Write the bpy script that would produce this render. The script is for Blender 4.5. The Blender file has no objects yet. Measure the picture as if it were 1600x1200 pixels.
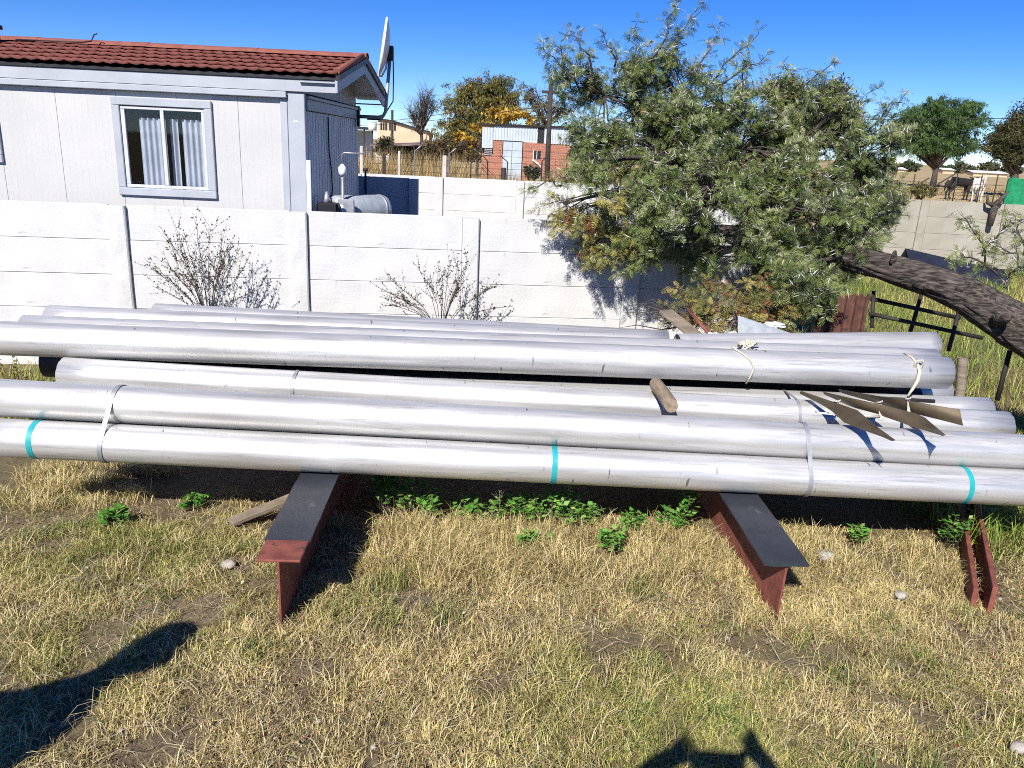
import bpy, math, random
import numpy as np
from mathutils import Vector, Matrix, noise

random.seed(7)
RNG = np.random.default_rng(7)
S = bpy.context.scene
COL = S.collection
PI = math.pi

# ------------------------------------------------------------------ camera, sky, sun, exposure
CAM_H = 1.9
TH, RO, FPX = math.radians(16.885), math.radians(2.683), 1233.0
FW = Vector((0, math.cos(TH), -math.sin(TH)))
UP0 = Vector((0, math.sin(TH), math.cos(TH)))
RT0 = Vector((1, 0, 0))
RT = RT0 * math.cos(RO) + UP0 * math.sin(RO)
UP = UP0 * math.cos(RO) - RT0 * math.sin(RO)
EYE = Vector((0, 0, CAM_H))
cd = bpy.data.cameras.new("camera")
cam = bpy.data.objects.new("camera", cd)
COL.objects.link(cam)
cam.matrix_world = Matrix(((RT.x, UP.x, -FW.x, EYE.x), (RT.y, UP.y, -FW.y, EYE.y), (RT.z, UP.z, -FW.z, EYE.z), (0, 0, 0, 1)))
cd.sensor_width = 36.0
cd.lens = 36.0 * FPX / 1600.0
cd.clip_start = 0.05
cd.clip_end = 3000
S.camera = cam

SUN_TRAVEL = Vector((0.80, 2.165, -1.9)).normalized()
SUN_EL = math.asin(-SUN_TRAVEL.z)
w = bpy.data.worlds.new("World")
S.world = w
w.use_nodes = True
nt = w.node_tree
sky = nt.nodes.new("ShaderNodeTexSky")
sky.sky_type = 'NISHITA'
sky.sun_disc = False
sky.sun_elevation = SUN_EL
sky.sun_rotation = PI + math.atan2(0.80, 2.165)
sky.altitude = 1300
sky.air_density = 0.7
sky.dust_density = 0.0
sky.ozone_density = 5.0
bg = nt.nodes["Background"]
bg.inputs["Strength"].default_value = 0.10
hs = nt.nodes.new("ShaderNodeHueSaturation")      # the whole dome a little bluer, as this phone records it
hs.inputs["Hue"].default_value = 0.514
hs.inputs["Saturation"].default_value = 1.28
nt.links.new(sky.outputs[0], hs.inputs["Color"])
nt.links.new(hs.outputs[0], bg.inputs["Color"])
sl = bpy.data.lights.new("sun", 'SUN')
sl.energy = 5.0
sl.angle = math.radians(0.5)
sl.color = (1.0, 0.95, 0.87)
sun = bpy.data.objects.new("sun", sl)
COL.objects.link(sun)
sun.location = (-6, -18, 16)
sun.rotation_euler = SUN_TRAVEL.to_track_quat('-Z', 'Y').to_euler()
S.view_settings.view_transform = 'Standard'
S.view_settings.look = 'None'
S.view_settings.gamma = 1.0
S.view_settings.exposure = 0.5
S.view_settings.use_curve_mapping = False
S.render.engine = 'CYCLES'
S.cycles.max_bounces = 6
S.cycles.diffuse_bounces = 3
S.cycles.transparent_max_bounces = 12
S.cycles.caustics_reflective = False
S.cycles.caustics_refractive = False
S.cycles.pixel_filter_type = 'BLACKMAN_HARRIS'
S.cycles.filter_width = 1.0
S.cycles.use_denoising = False


def ray(x, y):
    return FW + RT * ((x - 800) / FPX) - UP * ((y - 600) / FPX)


def gy(x, y, Y):
    d = ray(x, y)
    return EYE + d * (Y / d.y)


def gz(x, y, z):
    d = ray(x, y)
    return EYE + d * ((z - CAM_H) / d.z)


# ------------------------------------------------------------------ materials
def newmat(name):
    m = bpy.data.materials.new(name)
    m.use_nodes = True
    return m, m.node_tree, m.node_tree.nodes["Principled BSDF"]


def N(t, kind, **kw):
    n = t.nodes.new("ShaderNode" + kind)
    for k, v in kw.items():
        setattr(n, k, v)
    return n


def noise_node(t, scale, stretch=(1, 1, 1), detail=4, rough=0.55, coord="Object"):
    tc = N(t, "TexCoord")
    mp = N(t, "Mapping")
    mp.inputs["Scale"].default_value = stretch
    t.links.new(tc.outputs[coord], mp.inputs[0])
    nz = N(t, "TexNoise")
    nz.inputs["Scale"].default_value = scale
    nz.inputs["Detail"].default_value = detail
    nz.inputs["Roughness"].default_value = rough
    t.links.new(mp.outputs[0], nz.inputs["Vector"])
    return nz


def ramp(t, src, stops):
    r = N(t, "ValToRGB")
    el = r.color_ramp.elements
    while len(el) < len(stops):
        el.new(0.5)
    for e, (p, c) in zip(el, stops):
        e.position = p
        e.color = (*c, 1) if len(c) == 3 else c
    t.links.new(src, r.inputs[0])
    return r


def mixc(t, fac, a, b, mode='MIX'):
    m = N(t, "Mix", data_type='RGBA', blend_type=mode)
    if isinstance(fac, (int, float)):
        m.inputs[0].default_value = fac
    else:
        t.links.new(fac, m.inputs[0])
    for i, v in ((6, a), (7, b)):
        if isinstance(v, tuple):
            m.inputs[i].default_value = (*v, 1)
        else:
            t.links.new(v, m.inputs[i])
    return m.outputs[2]


def mk(name, c1, c2, scale=8, rough=0.7, metal=0.0, bump=0.0, bscale=60, stretch=(1, 1, 1), spots=None, lo=0.35, hi=0.65, dist=0.004, spec=0.4):
    """two-tone noise material; spots = (colour, scale, threshold, stretch)"""
    m, t, p = newmat(name)
    nz = noise_node(t, scale, stretch)
    out = ramp(t, nz.outputs[0], [(lo, c1), (hi, c2)]).outputs[0]
    for sp in (spots or []):
        c, sc, th, st = sp
        n2 = noise_node(t, sc, st, detail=6, rough=0.65)
        f = ramp(t, n2.outputs[0], [(th, (0, 0, 0)), (min(1, th + 0.06), (1, 1, 1))]).outputs[0]
        out = mixc(t, f, out, c)
    t.links.new(out, p.inputs["Base Color"])
    p.inputs["Roughness"].default_value = rough
    p.inputs["Metallic"].default_value = metal
    p.inputs["Specular IOR Level"].default_value = spec
    if bump:
        nb = noise_node(t, bscale, stretch, detail=5)
        b = N(t, "Bump")
        b.inputs["Strength"].default_value = bump
        b.inputs["Distance"].default_value = dist
        t.links.new(nb.outputs[0], b.inputs["Height"])
        t.links.new(b.outputs[0], p.inputs["Normal"])
    return m


def leafmat(name, trans=0.3, rough=0.55):
    m, t, p = newmat(name)
    at = N(t, "Attribute", attribute_name="Col")
    t.links.new(at.outputs["Color"], p.inputs["Base Color"])
    p.inputs["Roughness"].default_value = rough
    p.inputs["Specular IOR Level"].default_value = 0.3
    tr = N(t, "BsdfTranslucent")
    t.links.new(at.outputs["Color"], tr.inputs["Color"])
    mx = N(t, "MixShader")
    mx.inputs[0].default_value = trans
    t.links.new(p.outputs[0], mx.inputs[1])
    t.links.new(tr.outputs[0], mx.inputs[2])
    t.links.new(mx.outputs[0], t.nodes["Material Output"].inputs[0])
    return m


M = {}
M['alu'] = None


def make_alu(name, seed, ribs=False):
    m, t, p = newmat(name)
    tc = N(t, "TexCoord")
    mp = N(t, "Mapping")
    mp.inputs["Location"].default_value = (seed * 3.7, seed * 1.3, seed * 2.1)
    mp.inputs["Scale"].default_value = (0.9, 14, 14)
    t.links.new(tc.outputs["Object"], mp.inputs[0])
    n1 = N(t, "TexNoise"); n1.inputs["Scale"].default_value = 2.2; n1.inputs["Detail"].default_value = 5
    t.links.new(mp.outputs[0], n1.inputs[0])
    base = ramp(t, n1.outputs[0], [(0.3, (0.58, 0.575, 0.565)), (0.7, (0.73, 0.724, 0.712))]).outputs[0]
    # long faint streaks of grime
    mp2 = N(t, "Mapping"); mp2.inputs["Location"].default_value = (seed * 1.7, seed * 5.3, seed)
    mp2.inputs["Scale"].default_value = (1.6, 26, 26)
    t.links.new(tc.outputs["Object"], mp2.inputs[0])
    n2 = N(t, "TexNoise"); n2.inputs["Scale"].default_value = 1.4; n2.inputs["Detail"].default_value = 8; n2.inputs["Roughness"].default_value = 0.75
    t.links.new(mp2.outputs[0], n2.inputs[0])
    f2 = ramp(t, n2.outputs[0], [(0.54, (0, 0, 0)), (0.74, (0.7, 0.7, 0.7))]).outputs[0]
    base = mixc(t, f2, base, (0.17, 0.165, 0.16))
    mp4 = N(t, "Mapping"); mp4.inputs["Location"].default_value = (seed * 6.1, seed * 2.2, seed * 3.3)
    mp4.inputs["Scale"].default_value = (2.6, 70, 70)
    t.links.new(tc.outputs["Object"], mp4.inputs[0])
    n4 = N(t, "TexNoise"); n4.inputs["Scale"].default_value = 1.0; n4.inputs["Detail"].default_value = 9; n4.inputs["Roughness"].default_value = 0.8
    t.links.new(mp4.outputs[0], n4.inputs[0])
    f4 = ramp(t, n4.outputs[0], [(0.60, (0, 0, 0)), (0.70, (0.65, 0.65, 0.65))]).outputs[0]
    base = mixc(t, f4, base, (0.13, 0.125, 0.12))
    n5 = noise_node(t, 1.1, (1, 3, 3), detail=3)
    f5 = ramp(t, n5.outputs[0], [(0.5, (0, 0, 0)), (0.75, (0.45, 0.45, 0.45))]).outputs[0]
    base = mixc(t, f5, base, (0.40, 0.385, 0.36))
    # small dark scuffs across the tube
    mp3 = N(t, "Mapping"); mp3.inputs["Location"].default_value = (seed * 2.9, seed, seed * 4.1)
    mp3.inputs["Scale"].default_value = (22, 7, 7)
    t.links.new(tc.outputs["Object"], mp3.inputs[0])
    n3 = N(t, "TexNoise"); n3.inputs["Scale"].default_value = 1.5; n3.inputs["Detail"].default_value = 3
    t.links.new(mp3.outputs[0], n3.inputs[0])
    f3 = ramp(t, n3.outputs[0], [(0.69, (0, 0, 0)), (0.75, (0.8, 0.8, 0.8))]).outputs[0]
    base = mixc(t, f3, base, (0.12, 0.12, 0.125))
    t.links.new(base, p.inputs["Base Color"])
    p.inputs["Metallic"].default_value = 0.55
    rr = ramp(t, n1.outputs[0], [(0.3, (0.40, 0.40, 0.40)), (0.7, (0.54, 0.54, 0.54))]).outputs[0]
    t.links.new(rr, p.inputs["Roughness"])
    b = N(t, "Bump"); b.inputs["Strength"].default_value = 0.12; b.inputs["Distance"].default_value = 0.002
    t.links.new(n2.outputs[0], b.inputs["Height"])
    t.links.new(b.outputs[0], p.inputs["Normal"])
    return m


M['white_wall'] = mk("white_wall_paint", (0.54, 0.54, 0.54), (0.62, 0.62, 0.615), 3, 0.85, bump=0.55, bscale=38, dist=0.006,
                     spots=[((0.22, 0.21, 0.19), 26, 0.70, (1, 1, 1)), ((0.47, 0.46, 0.44), 5, 0.66, (0.5, 1, 1.6)), ((0.40, 0.38, 0.35), 2.2, 0.69, (3, 3, 0.4))])
M['beige_wall'] = mk("beige_concrete", (0.31, 0.285, 0.225), (0.38, 0.36, 0.30), 2.2, 0.9, bump=0.2, bscale=30,
                     spots=[((0.23, 0.21, 0.17), 4, 0.66, (1, 1, 3))])
M['house_panel'] = mk("painted_panel", (0.49, 0.49, 0.485), (0.54, 0.535, 0.525), 1.5, 0.6)
M['house_trim'] = mk("grey_painted_trim", (0.36, 0.385, 0.425), (0.42, 0.445, 0.49), 3, 0.5, spots=[((0.72, 0.72, 0.73), 6, 0.70, (1, 1, 3))])
M['gable'] = mk("shade_lightened_cladding", (0.50, 0.52, 0.56), (0.57, 0.59, 0.63), 3, 0.5)  # paler copy of the trim, lightened to brighten the gable in shade
M['tile'] = mk("red_roof_tile", (0.20, 0.066, 0.048), (0.28, 0.096, 0.070), 9, 0.85, bump=0.5, bscale=120, spots=[((0.17, 0.065, 0.05), 12, 0.64, (1, 1, 1))])
M['dark_metal'] = mk("dark_metal", (0.02, 0.02, 0.022), (0.035, 0.035, 0.04), 20, 0.5, 0.3)
M['white_metal'] = mk("white_metal", (0.75, 0.75, 0.76), (0.82, 0.82, 0.82), 8, 0.4)
M['sash'] = mk("aluminium_sash", (0.50, 0.51, 0.53), (0.60, 0.61, 0.62), 8, 0.45)
M['grey_metal'] = mk("grey_metal", (0.30, 0.31, 0.33), (0.42, 0.43, 0.45), 12, 0.45, 0.5)
M['curtain'] = mk("net_curtain", (0.44, 0.46, 0.51), (0.54, 0.56, 0.61), 5, 0.9)
M['interior'] = mk("blackened_interior", (0.004, 0.004, 0.004), (0.007, 0.007, 0.007), 3, 1.0, spec=0.0)  # near-black colour stands in for the darkness of unlit interiors
M['rust'] = mk("red_oxide_steel", (0.17, 0.050, 0.037), (0.28, 0.088, 0.064), 14, 0.75, 0.1, bump=0.5, bscale=90,
               spots=[((0.085, 0.045, 0.032), 18, 0.60, (1, 1, 1)), ((0.26, 0.17, 0.13), 30, 0.70, (1, 1, 1))])
M['rubber'] = mk("black_rubber_belt", (0.026, 0.029, 0.038), (0.045, 0.049, 0.060), 4, 0.5, bump=0.25, bscale=70,
                 spots=[((0.11, 0.107, 0.10), 5, 0.58, (1, 0.6, 1)), ((0.012, 0.012, 0.014), 9, 0.66, (3, 0.25, 1))], spec=0.35)
M['black_plastic'] = mk("black_plastic", (0.006, 0.006, 0.009), (0.013, 0.013, 0.018), 5, 0.5)
M['strap'] = mk("steel_strapping", (0.30, 0.32, 0.345), (0.42, 0.44, 0.47), 20, 0.5, 0.5)
M['teal'] = mk("teal_tape", (0.012, 0.30, 0.33), (0.02, 0.38, 0.40), 15, 0.5)
M['rope'] = mk("sisal_rope", (0.52, 0.46, 0.36), (0.66, 0.60, 0.48), 60, 0.9, bump=0.6, bscale=200)
M['wood'] = mk("weathered_wood", (0.17, 0.135, 0.10), (0.30, 0.245, 0.185), 6, 0.9, bump=0.7, bscale=24, stretch=(1, 1, 8))
M['log'] = mk("cut_log", (0.20, 0.145, 0.10), (0.32, 0.25, 0.18), 9, 0.9, bump=0.8, bscale=30, stretch=(6, 1, 6))
M['bark'] = mk("acacia_bark", (0.03, 0.024, 0.02), (0.115, 0.092, 0.076), 22, 0.95, bump=0.8, bscale=45, dist=0.012)
m, t, p = newmat("furrowed_bark")
tc = N(t, "TexCoord"); ma = N(t, "Mapping"); mb_ = N(t, "Mapping")
ma.inputs["Rotation"].default_value = (0, 0.21, -2.19)
mb_.inputs["Scale"].default_value = (7, 62, 62)
t.links.new(tc.outputs["Object"], ma.inputs[0]); t.links.new(ma.outputs[0], mb_.inputs[0])
nz = N(t, "TexNoise"); nz.inputs["Scale"].default_value = 1.0; nz.inputs["Detail"].default_value = 6; nz.inputs["Distortion"].default_value = 0.6
t.links.new(mb_.outputs[0], nz.inputs[0])
t.links.new(ramp(t, nz.outputs[0], [(0.36, (0.016, 0.012, 0.010)), (0.5, (0.070, 0.055, 0.046)), (0.72, (0.165, 0.135, 0.115))]).outputs[0], p.inputs["Base Color"])
p.inputs["Roughness"].default_value = 0.95
bu = N(t, "Bump"); bu.inputs["Strength"].default_value = 1.0; bu.inputs["Distance"].default_value = 0.02
t.links.new(nz.outputs[0], bu.inputs["Height"]); t.links.new(bu.outputs[0], p.inputs["Normal"])
M['trunk_bark'] = m
M['twig'] = mk("grey_twig", (0.05, 0.038, 0.032), (0.10, 0.08, 0.068), 20, 0.9)
M['fin'] = mk("brown_steel_plate", (0.075, 0.058, 0.036), (0.125, 0.094, 0.056), 7, 0.55, 0.35, bump=0.2, bscale=40, spots=[((0.05, 0.035, 0.026), 10, 0.62, (1, 1, 1))])
M['bracket'] = mk("pale_bracket", (0.50, 0.45, 0.38), (0.62, 0.57, 0.50), 30, 0.8)
M['galv'] = mk("galvanised_sheet", (0.42, 0.46, 0.49), (0.56, 0.60, 0.63), 16, 0.45, 0.4, spots=[((0.62, 0.66, 0.68), 40, 0.62, (1, 1, 1))])
M['corr'] = mk("corrugated_iron_sheet", (0.44, 0.50, 0.58), (0.56, 0.62, 0.70), 2, 0.5, 0.1, spots=[((0.33, 0.30, 0.27), 4, 0.68, (1, 1, 3))])
M['bluedoor'] = mk("pale_blue_door", (0.36, 0.43, 0.50), (0.46, 0.53, 0.60), 2, 0.6)
M['beige_plaster'] = mk("beige_plaster", (0.55, 0.41, 0.27), (0.63, 0.48, 0.33), 1, 0.9)
M['gtank'] = mk("green_shade_net", (0.004, 0.17, 0.07), (0.01, 0.26, 0.11), 9, 0.8, bump=0.3, bscale=40)
M['steelpole'] = mk("black_pole", (0.018, 0.016, 0.015), (0.04, 0.035, 0.032), 8, 0.7)
M['plastic_bag'] = mk("white_plastic", (0.75, 0.75, 0.74), (0.82, 0.82, 0.82), 9, 0.5)
M['stone'] = mk("pale_stone", (0.30, 0.27, 0.23), (0.44, 0.41, 0.36), 18, 0.9, bump=0.6, bscale=50)
M['tarp'] = mk("dark_blue_sheet", (0.010, 0.013, 0.028), (0.02, 0.024, 0.045), 5, 0.5)
M['skin'] = mk("skin", (0.20, 0.11, 0.07), (0.25, 0.14, 0.09), 10, 0.6)
M['cloth'] = mk("blue_workwear", (0.03, 0.045, 0.09), (0.05, 0.07, 0.12), 20, 0.9)
M['hair'] = mk("dark_hair", (0.01, 0.008, 0.007), (0.02, 0.015, 0.012), 30, 0.7)
M['pole_wood'] = mk("dark_pole_wood", (0.035, 0.028, 0.023), (0.065, 0.052, 0.043), 6, 0.9)
M['pale_post'] = mk("pale_concrete_post", (0.50, 0.47, 0.42), (0.60, 0.57, 0.52), 8, 0.9)
M['leaf'] = leafmat("leaf_blades", 0.13)
M['grass'] = leafmat("grass_blades", 0.18, 0.6)

# brick
m, t, p = newmat("red_brick")
tc = N(t, "TexCoord"); mp = N(t, "Mapping")
mp.inputs["Rotation"].default_value = (PI / 2, 0, 0)
t.links.new(tc.outputs["Object"], mp.inputs[0])
br = N(t, "TexBrick")
br.inputs["Scale"].default_value = 4.2
br.inputs["Color1"].default_value = (0.30, 0.10, 0.06, 1)
br.inputs["Color2"].default_value = (0.38, 0.15, 0.09, 1)
br.inputs["Mortar"].default_value = (0.40, 0.30, 0.24, 1)
br.inputs["Mortar Size"].default_value = 0.018
t.links.new(mp.outputs[0], br.inputs["Vector"])
t.links.new(br.outputs[0], p.inputs["Base Color"])
p.inputs["Roughness"].default_value = 0.9
M['brick'] = m

# glass: real pane, half see-through
m, t, p = newmat("window_glass")
gl = N(t, "BsdfGlossy"); gl.inputs["Roughness"].default_value = 0.02
trn = N(t, "BsdfTransparent"); trn.inputs[0].default_value = (0.93, 0.95, 0.97, 1)
mx = N(t, "MixShader")
mx.inputs[0].default_value = 0.03; t.links.new(trn.outputs[0], mx.inputs[1]); t.links.new(gl.outputs[0], mx.inputs[2])
t.links.new(mx.outputs[0], t.nodes["Material Output"].inputs[0])
M['glass'] = m

# ground
m, t, p = newmat("dry_soil_and_straw")
n1 = noise_node(t, 0.9, detail=6)
n2 = noise_node(t, 14, detail=8, rough=0.7)
n3 = noise_node(t, 0.22, detail=4)
a = ramp(t, n1.outputs[0], [(0.35, (0.16, 0.120, 0.078)), (0.65, (0.27, 0.215, 0.145))]).outputs[0]
b = ramp(t, n2.outputs[0], [(0.35, (0.04, 0.029, 0.018)), (0.7, (0.27, 0.205, 0.12))]).outputs[0]
c = mixc(t, 0.5, a, b)
f = ramp(t, n3.outputs[0], [(0.45, (0, 0, 0)), (0.6, (0.5, 0.5, 0.5))]).outputs[0]
c = mixc(t, f, c, (0.19, 0.18, 0.075))
t.links.new(c, p.inputs["Base Color"])
p.inputs["Roughness"].default_value = 1.0
p.inputs["Specular IOR Level"].default_value = 0.1
bu = N(t, "Bump"); bu.inputs["Strength"].default_value = 0.8; bu.inputs["Distance"].default_value = 0.03
t.links.new(n2.outputs[0], bu.inputs["Height"]); t.links.new(bu.outputs[0], p.inputs["Normal"])
M['ground'] = m

# horses
def horsemat(name, c1, c2, scale, loc):
    m, t, p = newmat(name)
    nz = noise_node(t, scale, detail=1)
    r = ramp(t, nz.outputs[0], [(0.60, c1), (0.64, c2)])
    t.links.new(r.outputs[0], p.inputs["Base Color"])
    p.inputs["Roughness"].default_value = 0.6
    return m


# ------------------------------------------------------------------ mesh helpers
def tag(o, label=None, cat=None, group=None, kind=None):
    for k, v in (("label", label), ("category", cat), ("group", group), ("kind", kind)):
        if v:
            o[k] = v
    return o


def link(o, parent=None):
    COL.objects.link(o)
    if parent:
        o.parent = parent
    return o


def empty(name, loc, rz=0.0):
    o = bpy.data.objects.new(name, None)
    o.location = loc
    o.rotation_euler = (0, 0, rz)
    o.empty_display_size = 0.1
    return link(o)


class MB:
    def __init__(self):
        self.v = []
        self.f = []
        self.sm = []

    def face(self, pts, smooth=False):
        b = len(self.v)
        self.v += [tuple(q) for q in pts]
        self.f.append(tuple(range(b, b + len(pts))))
        self.sm.append(smooth)
        return self

    def box(self, lo, hi, ch=0.0, mat=None):
        """axis-aligned box with chamfered vertical/horizontal edges"""
        x0, y0, z0 = lo; x1, y1, z1 = hi
        V = []
        if ch <= 0:
            V = [(x0, y0, z0), (x1, y0, z0), (x1, y1, z0), (x0, y1, z0), (x0, y0, z1), (x1, y0, z1), (x1, y1, z1), (x0, y1, z1)]
            F = [(0, 3, 2, 1), (4, 5, 6, 7), (0, 1, 5, 4), (1, 2, 6, 5), (2, 3, 7, 6), (3, 0, 4, 7)]
        else:
            c = ch
            idx = {}
            F = []
            for ix, (X, sx) in enumerate(((x0, 1), (x1, -1))):
                for iy, (Y, sy) in enumerate(((y0, 1), (y1, -1))):
                    for iz, (Z, sz) in enumerate(((z0, 1), (z1, -1))):
                        for ax in range(3):
                            q = [X + sx * c, Y + sy * c, Z + sz * c]
                            q[ax] = (X, Y, Z)[ax]
                            idx[(ix, iy, iz, ax)] = len(V)
                            V.append(tuple(q))
            I = lambda a, b, cc, ax: idx[(a, b, cc, ax)]
            for s in (0, 1):
                F.append([I(s, 0, 0, 0), I(s, 1, 0, 0), I(s, 1, 1, 0), I(s, 0, 1, 0)])
                F.append([I(0, s, 0, 1), I(1, s, 0, 1), I(1, s, 1, 1), I(0, s, 1, 1)])
                F.append([I(0, 0, s, 2), I(1, 0, s, 2), I(1, 1, s, 2), I(0, 1, s, 2)])
            for a in (0, 1):
                for b in (0, 1):
                    F.append([I(a, b, 0, 0), I(a, b, 1, 0), I(a, b, 1, 1), I(a, b, 0, 1)])
                    F.append([I(a, 0, b, 0), I(a, 1, b, 0), I(a, 1, b, 2), I(a, 0, b, 2)])
                    F.append([I(0, a, b, 1), I(1, a, b, 1), I(1, a, b, 2), I(0, a, b, 2)])
                    for d in (0, 1):
                        F.append([I(a, b, d, 0), I(a, b, d, 1), I(a, b, d, 2)])
            cen = Vector(((x0 + x1) / 2, (y0 + y1) / 2, (z0 + z1) / 2))
            FF = []
            for f in F:
                ps = [Vector(V[i]) for i in f]
                n = (ps[1] - ps[0]).cross(ps[2] - ps[0])
                m = sum(ps, Vector()) / len(ps) - cen
                FF.append(f if n.dot(m) > 0 else f[::-1])
            F = FF
        if mat is not None:
            V = [tuple(mat @ Vector(q)) for q in V]
        b = len(self.v)
        self.v += V
        for f in F:
            self.f.append(tuple(i + b for i in f))
            self.sm.append(False)
        return self

    def tube(self, pts, rad, n=8, cap=True, smooth=True, twist=0.0):
        pts = [Vector(q) for q in pts]
        if not isinstance(rad, (list, tuple)):
            rad = [rad] * len(pts)
        t0 = (pts[1] - pts[0]).normalized()
        a = t0.orthogonal().normalized()
        b0 = len(self.v)
        for i, q in enumerate(pts):
            t = (pts[min(i + 1, len(pts) - 1)] - pts[max(i - 1, 0)]).normalized()
            a = (a - t * a.dot(t))
            a = a.normalized() if a.length > 1e-6 else t.orthogonal().normalized()
            c = t.cross(a)
            for k in range(n):
                an = 2 * PI * k / n
                self.v.append(tuple(q + (a * math.cos(an) + c * math.sin(an)) * rad[i]))
        for i in range(len(pts) - 1):
            for k in range(n):
                k2 = (k + 1) % n
                self.f.append((b0 + i * n + k, b0 + i * n + k2, b0 + (i + 1) * n + k2, b0 + (i + 1) * n + k))
                self.sm.append(smooth)
        if cap:
            self.f.append(tuple(b0 + k for k in range(n))[::-1]); self.sm.append(False)
            e = b0 + (len(pts) - 1) * n
            self.f.append(tuple(e + k for k in range(n))); self.sm.append(False)
        return self

    def grid(self, fn, nu, nv, smooth=True):
        b = len(self.v)
        for i in range(nu + 1):
            for j in range(nv + 1):
                self.v.append(tuple(fn(i / nu, j / nv)))
        for i in range(nu):
            for j in range(nv):
                self.f.append((b + i * (nv + 1) + j, b + (i + 1) * (nv + 1) + j, b + (i + 1) * (nv + 1) + j + 1, b + i * (nv + 1) + j + 1))
                self.sm.append(smooth)
        return self

    def mesh(self, name):
        me = bpy.data.meshes.new(name)
        me.from_pydata(self.v, [], self.f)
        me.polygons.foreach_set("use_smooth", self.sm)
        me.update()
        return me

    def build(self, name, mat, parent=None, loc=None):
        me = self.mesh(name)
        me.materials.append(M[mat] if isinstance(mat, str) else mat)
        o = bpy.data.objects.new(name, me)
        if loc is not None:
            o.location = loc
        return link(o, parent)


def np_mesh(name, V, F, mat, col=None, parent=None, loc=None):
    """V (n,3); F list of index arrays (m,3) / (m,4); col (n,3)"""
    me = bpy.data.meshes.new(name)
    me.vertices.add(len(V))
    me.vertices.foreach_set("co", np.ascontiguousarray(V, np.float32).ravel())
    loops = np.concatenate([f.ravel() for f in F]).astype(np.int32)
    tot = np.concatenate([np.full(len(f), f.shape[1], np.int32) for f in F])
    st = np.concatenate([[0], np.cumsum(tot)[:-1]]).astype(np.int32)
    me.loops.add(len(loops)); me.loops.foreach_set("vertex_index", loops)
    me.polygons.add(len(tot)); me.polygons.foreach_set("loop_start", st); me.polygons.foreach_set("loop_total", tot)
    if col is not None:
        ca = me.color_attributes.new("Col", 'FLOAT_COLOR', 'POINT')
        c4 = np.ones((len(V), 4), np.float32); c4[:, :3] = col
        ca.data.foreach_set("color", c4.ravel())
    me.update(calc_edges=True)
    me.materials.append(M[mat] if isinstance(mat, str) else mat)
    o = bpy.data.objects.new(name, me)
    if loc is not None:
        o.location = loc
    return link(o, parent)


def unit(a):
    return a / np.maximum(np.linalg.norm(a, axis=-1, keepdims=True), 1e-9)


def blades(name, P, Hh, Wd, bend, col, mat='grass', parent=None, azim=None, curl=0.35):
    """grass blades: base ring, mid ring, tip"""
    n = len(P)
    az = RNG.uniform(0, 2 * PI, n) if azim is None else azim
    d = np.stack([np.cos(az), np.sin(az), np.zeros(n)], 1)
    tw = az + PI / 2 + RNG.normal(0, 0.5, n)
    s = np.stack([np.cos(tw), np.sin(tw), np.zeros(n)], 1) * (Wd / 2)[:, None]
    up = np.array([0, 0, 1.0])
    mid = P + up * (Hh * 0.55)[:, None] + d * (Hh * bend * curl)[:, None]
    tip = P + up * (Hh * (1 - 0.35 * bend))[:, None] + d * (Hh * bend)[:, None]
    V = np.stack([P - s, P + s, mid - s * 0.75, mid + s * 0.75, tip], 1).reshape(-1, 3)
    b = np.arange(n)[:, None] * 5
    q = b + np.array([[0, 1, 3, 2]]); tr = b + np.array([[2, 3, 4]])
    return np_mesh(name, V, [q, tr], mat, np.repeat(col, 5, axis=0), parent)


def leaves(name, P, D, Nn, L, W, col, mat='leaf', parent=None):
    """kite-shaped leaves: P base, D direction, Nn side vector"""
    D = unit(D)
    Sd = unit(np.cross(D, Nn))
    V = np.stack([P, P + D * (L * 0.45)[:, None] + Sd * (W / 2)[:, None], P + D * L[:, None], P + D * (L * 0.45)[:, None] - Sd * (W / 2)[:, None]], 1).reshape(-1, 3)
    b = np.arange(len(P))[:, None] * 4
    return np_mesh(name, V, [b + np.array([[0, 1, 2, 3]])], mat, np.repeat(col, 4, axis=0), parent)


def pick(n, palette, jitter=0.15):
    pal = np.array([c for c, _ in palette]); pr = np.array([q for _, q in palette], float)
    c = pal[RNG.choice(len(pal), n, p=pr / pr.sum())]
    return np.clip(c * RNG.normal(1, jitter, (n, 1)), 0.004, 0.9)


def fnoise(x, y, s=1.0, o=0.0):
    return noise.noise(Vector((x * s + o, y * s - o, o)))


# ------------------------------------------------------------------ ground, one sheet to the horizon
def gz_at(x, y):
    h = 0.025 * fnoise(x, y, 0.8, 3.1) + 0.012 * fnoise(x, y, 2.7, 9.2)
    if y > 3.6:
        k = min(1, max(0, (y - 3.6) / 1.6)) * min(1, max(0, (11.5 - y) / 3.0))
        h -= 0.16 * k
    if x > 1.2 and y < 6:
        h -= 0.03 * min(1, (x - 1.2))
    if y > 30:
        h -= 0.1 * min(1, (y - 30) / 30)
    return h


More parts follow.
